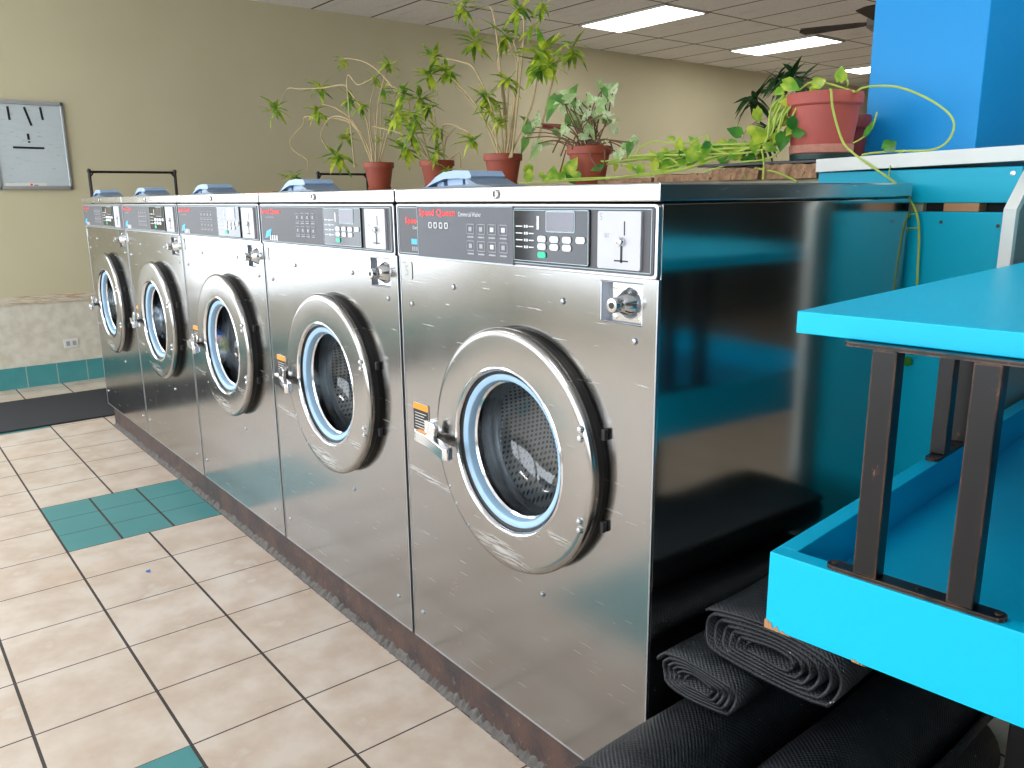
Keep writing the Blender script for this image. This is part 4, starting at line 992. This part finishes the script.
# ------------------------------------------------------------------ rolled rubber mats
def roll(o, ang, length, w, h, turns, label, thick=.0065, z0=0., phase=0., tail=0., jag=.004, core=None):
    """o: centre of the near end; spiral cross-section of width w and height h"""
    T = Matrix.Rotation(ang, 4, 'Z'); T.translation = Vector(o)
    mb = MB(); n = int(turns*30); vs = []; fs = []; uv = []
    pitch = (min(w, h)/2-.006)/turns
    pts = []
    for i in range(n+1):
        a = 2*PI*i/30+phase; k = i/n
        rr = pitch*turns*k+.006
        # racetrack: straight middle, round ends
        sx = (w-h)/2*(.35+.65*k) if w > h else 0
        c, s_ = math.cos(a), math.sin(a)
        wob = 1+.03*math.sin(3*a+phase*2)
        pts.append((sx*max(-1, min(1, c*1.6))+rr*c*wob, rr*s_*wob))
    if tail: 
        lx, lz = pts[-1]; 
        for j in range(6): pts.append((lx+tail*(j+1)/6, lz-abs(h*.0)*(j+1)/6))
    L = 0; ls = [0]
    for i in range(1, len(pts)): L += math.hypot(pts[i][0]-pts[i-1][0], pts[i][1]-pts[i-1][1]); ls.append(L)
    NY = 10
    for j in range(NY+1):
        for i, (px, pz) in enumerate(pts):
            off = jag*math.sin(i*.21+phase)+jag*.6*math.sin(i*.83) if j == 0 else 0
            sag = 1+.02*math.sin(j*1.3+i*.05)
            # layers splay a little at the near end
            vs.append((px*sag, off+length*j/NY-(.004*(i % 30)/30 if j == 0 else 0), pz*sag))
    m_ = len(pts)
    for j in range(NY):
        for i in range(m_-1):
            a = j*m_+i; fs.append((a, a+1, a+1+m_, a+m_)); uv.append([(ls[i], length*j/NY), (ls[i+1], length*j/NY), (ls[i+1], length*(j+1)/NY), (ls[i], length*(j+1)/NY)])
    mb.add(vs, fs, 0, T, True, uv)
    ob = mb.build('rolled_mat', M['rubber']); md = ob.modifiers.new('thickness', 'SOLIDIFY'); md.thickness = thick*.62*S; md.offset = 0
    return tag(ob, label, 'rubber mat', 'rolled rubber mats beside the nearest washer')
AN = math.radians(1.6)
roll((.102, -.170, FZ+.085), AN, .66, .155, .16, 4.6, 'rolled black rubber mat at the bottom left of the pile, on the tiles', phase=.5)
roll((.258, -.05, FZ+.085), AN, .60, .145, .16, 4.6, 'rolled black rubber mat at the bottom of the pile, second from the washer', phase=2)
roll((.545, .10, FZ+.069), AN, .55, .16, .13, 4.2, 'rolled black rubber mat on the tiles, rightmost of the bottom layer', phase=1)
# middle layer
roll((.104, -.190, .150), AN, .68, .160, .160, 4.6, 'rolled black rubber mat lower left in the pile, before the washer corner', phase=2.4)
roll((.258, -.050, .150), AN, .60, .155, .155, 4.6, 'wide ribbed black rubber roll lower right in the pile, under the table edge', phase=2.6)
# upper layer
roll((.090, .000, .256), AN, .50, .135, .054, 5, 'smaller flattened black rubber roll left of the topmost one, against the washer', phase=2.9)
roll((.172, .040, .325), AN, .52, .215, .078, 6, 'flattened black rubber mat roll lying topmost on the pile', phase=2.5)

# ------------------------------------------------------------------ small litter
lt = MB(); q0 = at(148, 571.5, z=FZ)
lt.add([(q0.x-.008, q0.y-.004, FZ+.001), (q0.x+.006, q0.y-.006, FZ+.003), (q0.x+.009, q0.y+.004, FZ+.001), (q0.x-.003, q0.y+.007, FZ+.004)], [(0, 1, 2, 3)])
tag(lt.build('paper_scrap', M['cloth_blue'], solid=.001), 'tiny blue scrap lying on a cream floor tile', 'litter')

# ------------------------------------------------------------------ light
w = bpy.data.worlds.new('world'); scn.world = w; w.use_nodes = True
bg = w.node_tree.nodes['Background']; bg.inputs[0].default_value = (.86, .93, 1.0, 1); bg.inputs[1].default_value = 5.0
for a, b_ in ((XL+.13, -2.13), (-1.92, .22), (.43, 2.47)):
    l = bpy.data.lights.new('daylight_portal', 'AREA'); l.shape = 'RECTANGLE'; l.size = (b_-a)*S; l.size_y = 1.7*S
    l.cycles.is_portal = True
    o = bpy.data.objects.new('daylight_portal', l); col.objects.link(o); o.location = wv(((a+b_)/2, YF-.12, 1.15)); o.rotation_euler = (PI/2, 0, PI)
    o.rotation_euler = Vector((0, 1, 0)).to_track_quat('-Z', 'Z').to_euler()
l = bpy.data.lights.new('daylight_portal', 'AREA'); l.shape = 'RECTANGLE'; l.size = 2.15*S; l.size_y = 1.7*S; l.cycles.is_portal = True
o = bpy.data.objects.new('daylight_portal', l); col.objects.link(o); o.location = wv((XL-.12, -1.875, 1.15)); o.rotation_euler = Vector((1, 0, 0)).to_track_quat('-Z', 'Z').to_euler()
vs = scn.view_settings; vs.view_transform = 'Standard'; vs.look = 'None'; vs.gamma = 1; vs.use_curve_mapping = False; vs.exposure = .18
scn.cycles.max_bounces = 10; scn.cycles.diffuse_bounces = 5; scn.cycles.glossy_bounces = 5; scn.cycles.transmission_bounces = 8
scn.cycles.use_denoising = True; scn.cycles.caustics_reflective = False; scn.cycles.caustics_refractive = False; scn.cycles.sample_clamp_indirect = 6
for o in list(bpy.data.objects):
    if '_o' in o: del o['_o']
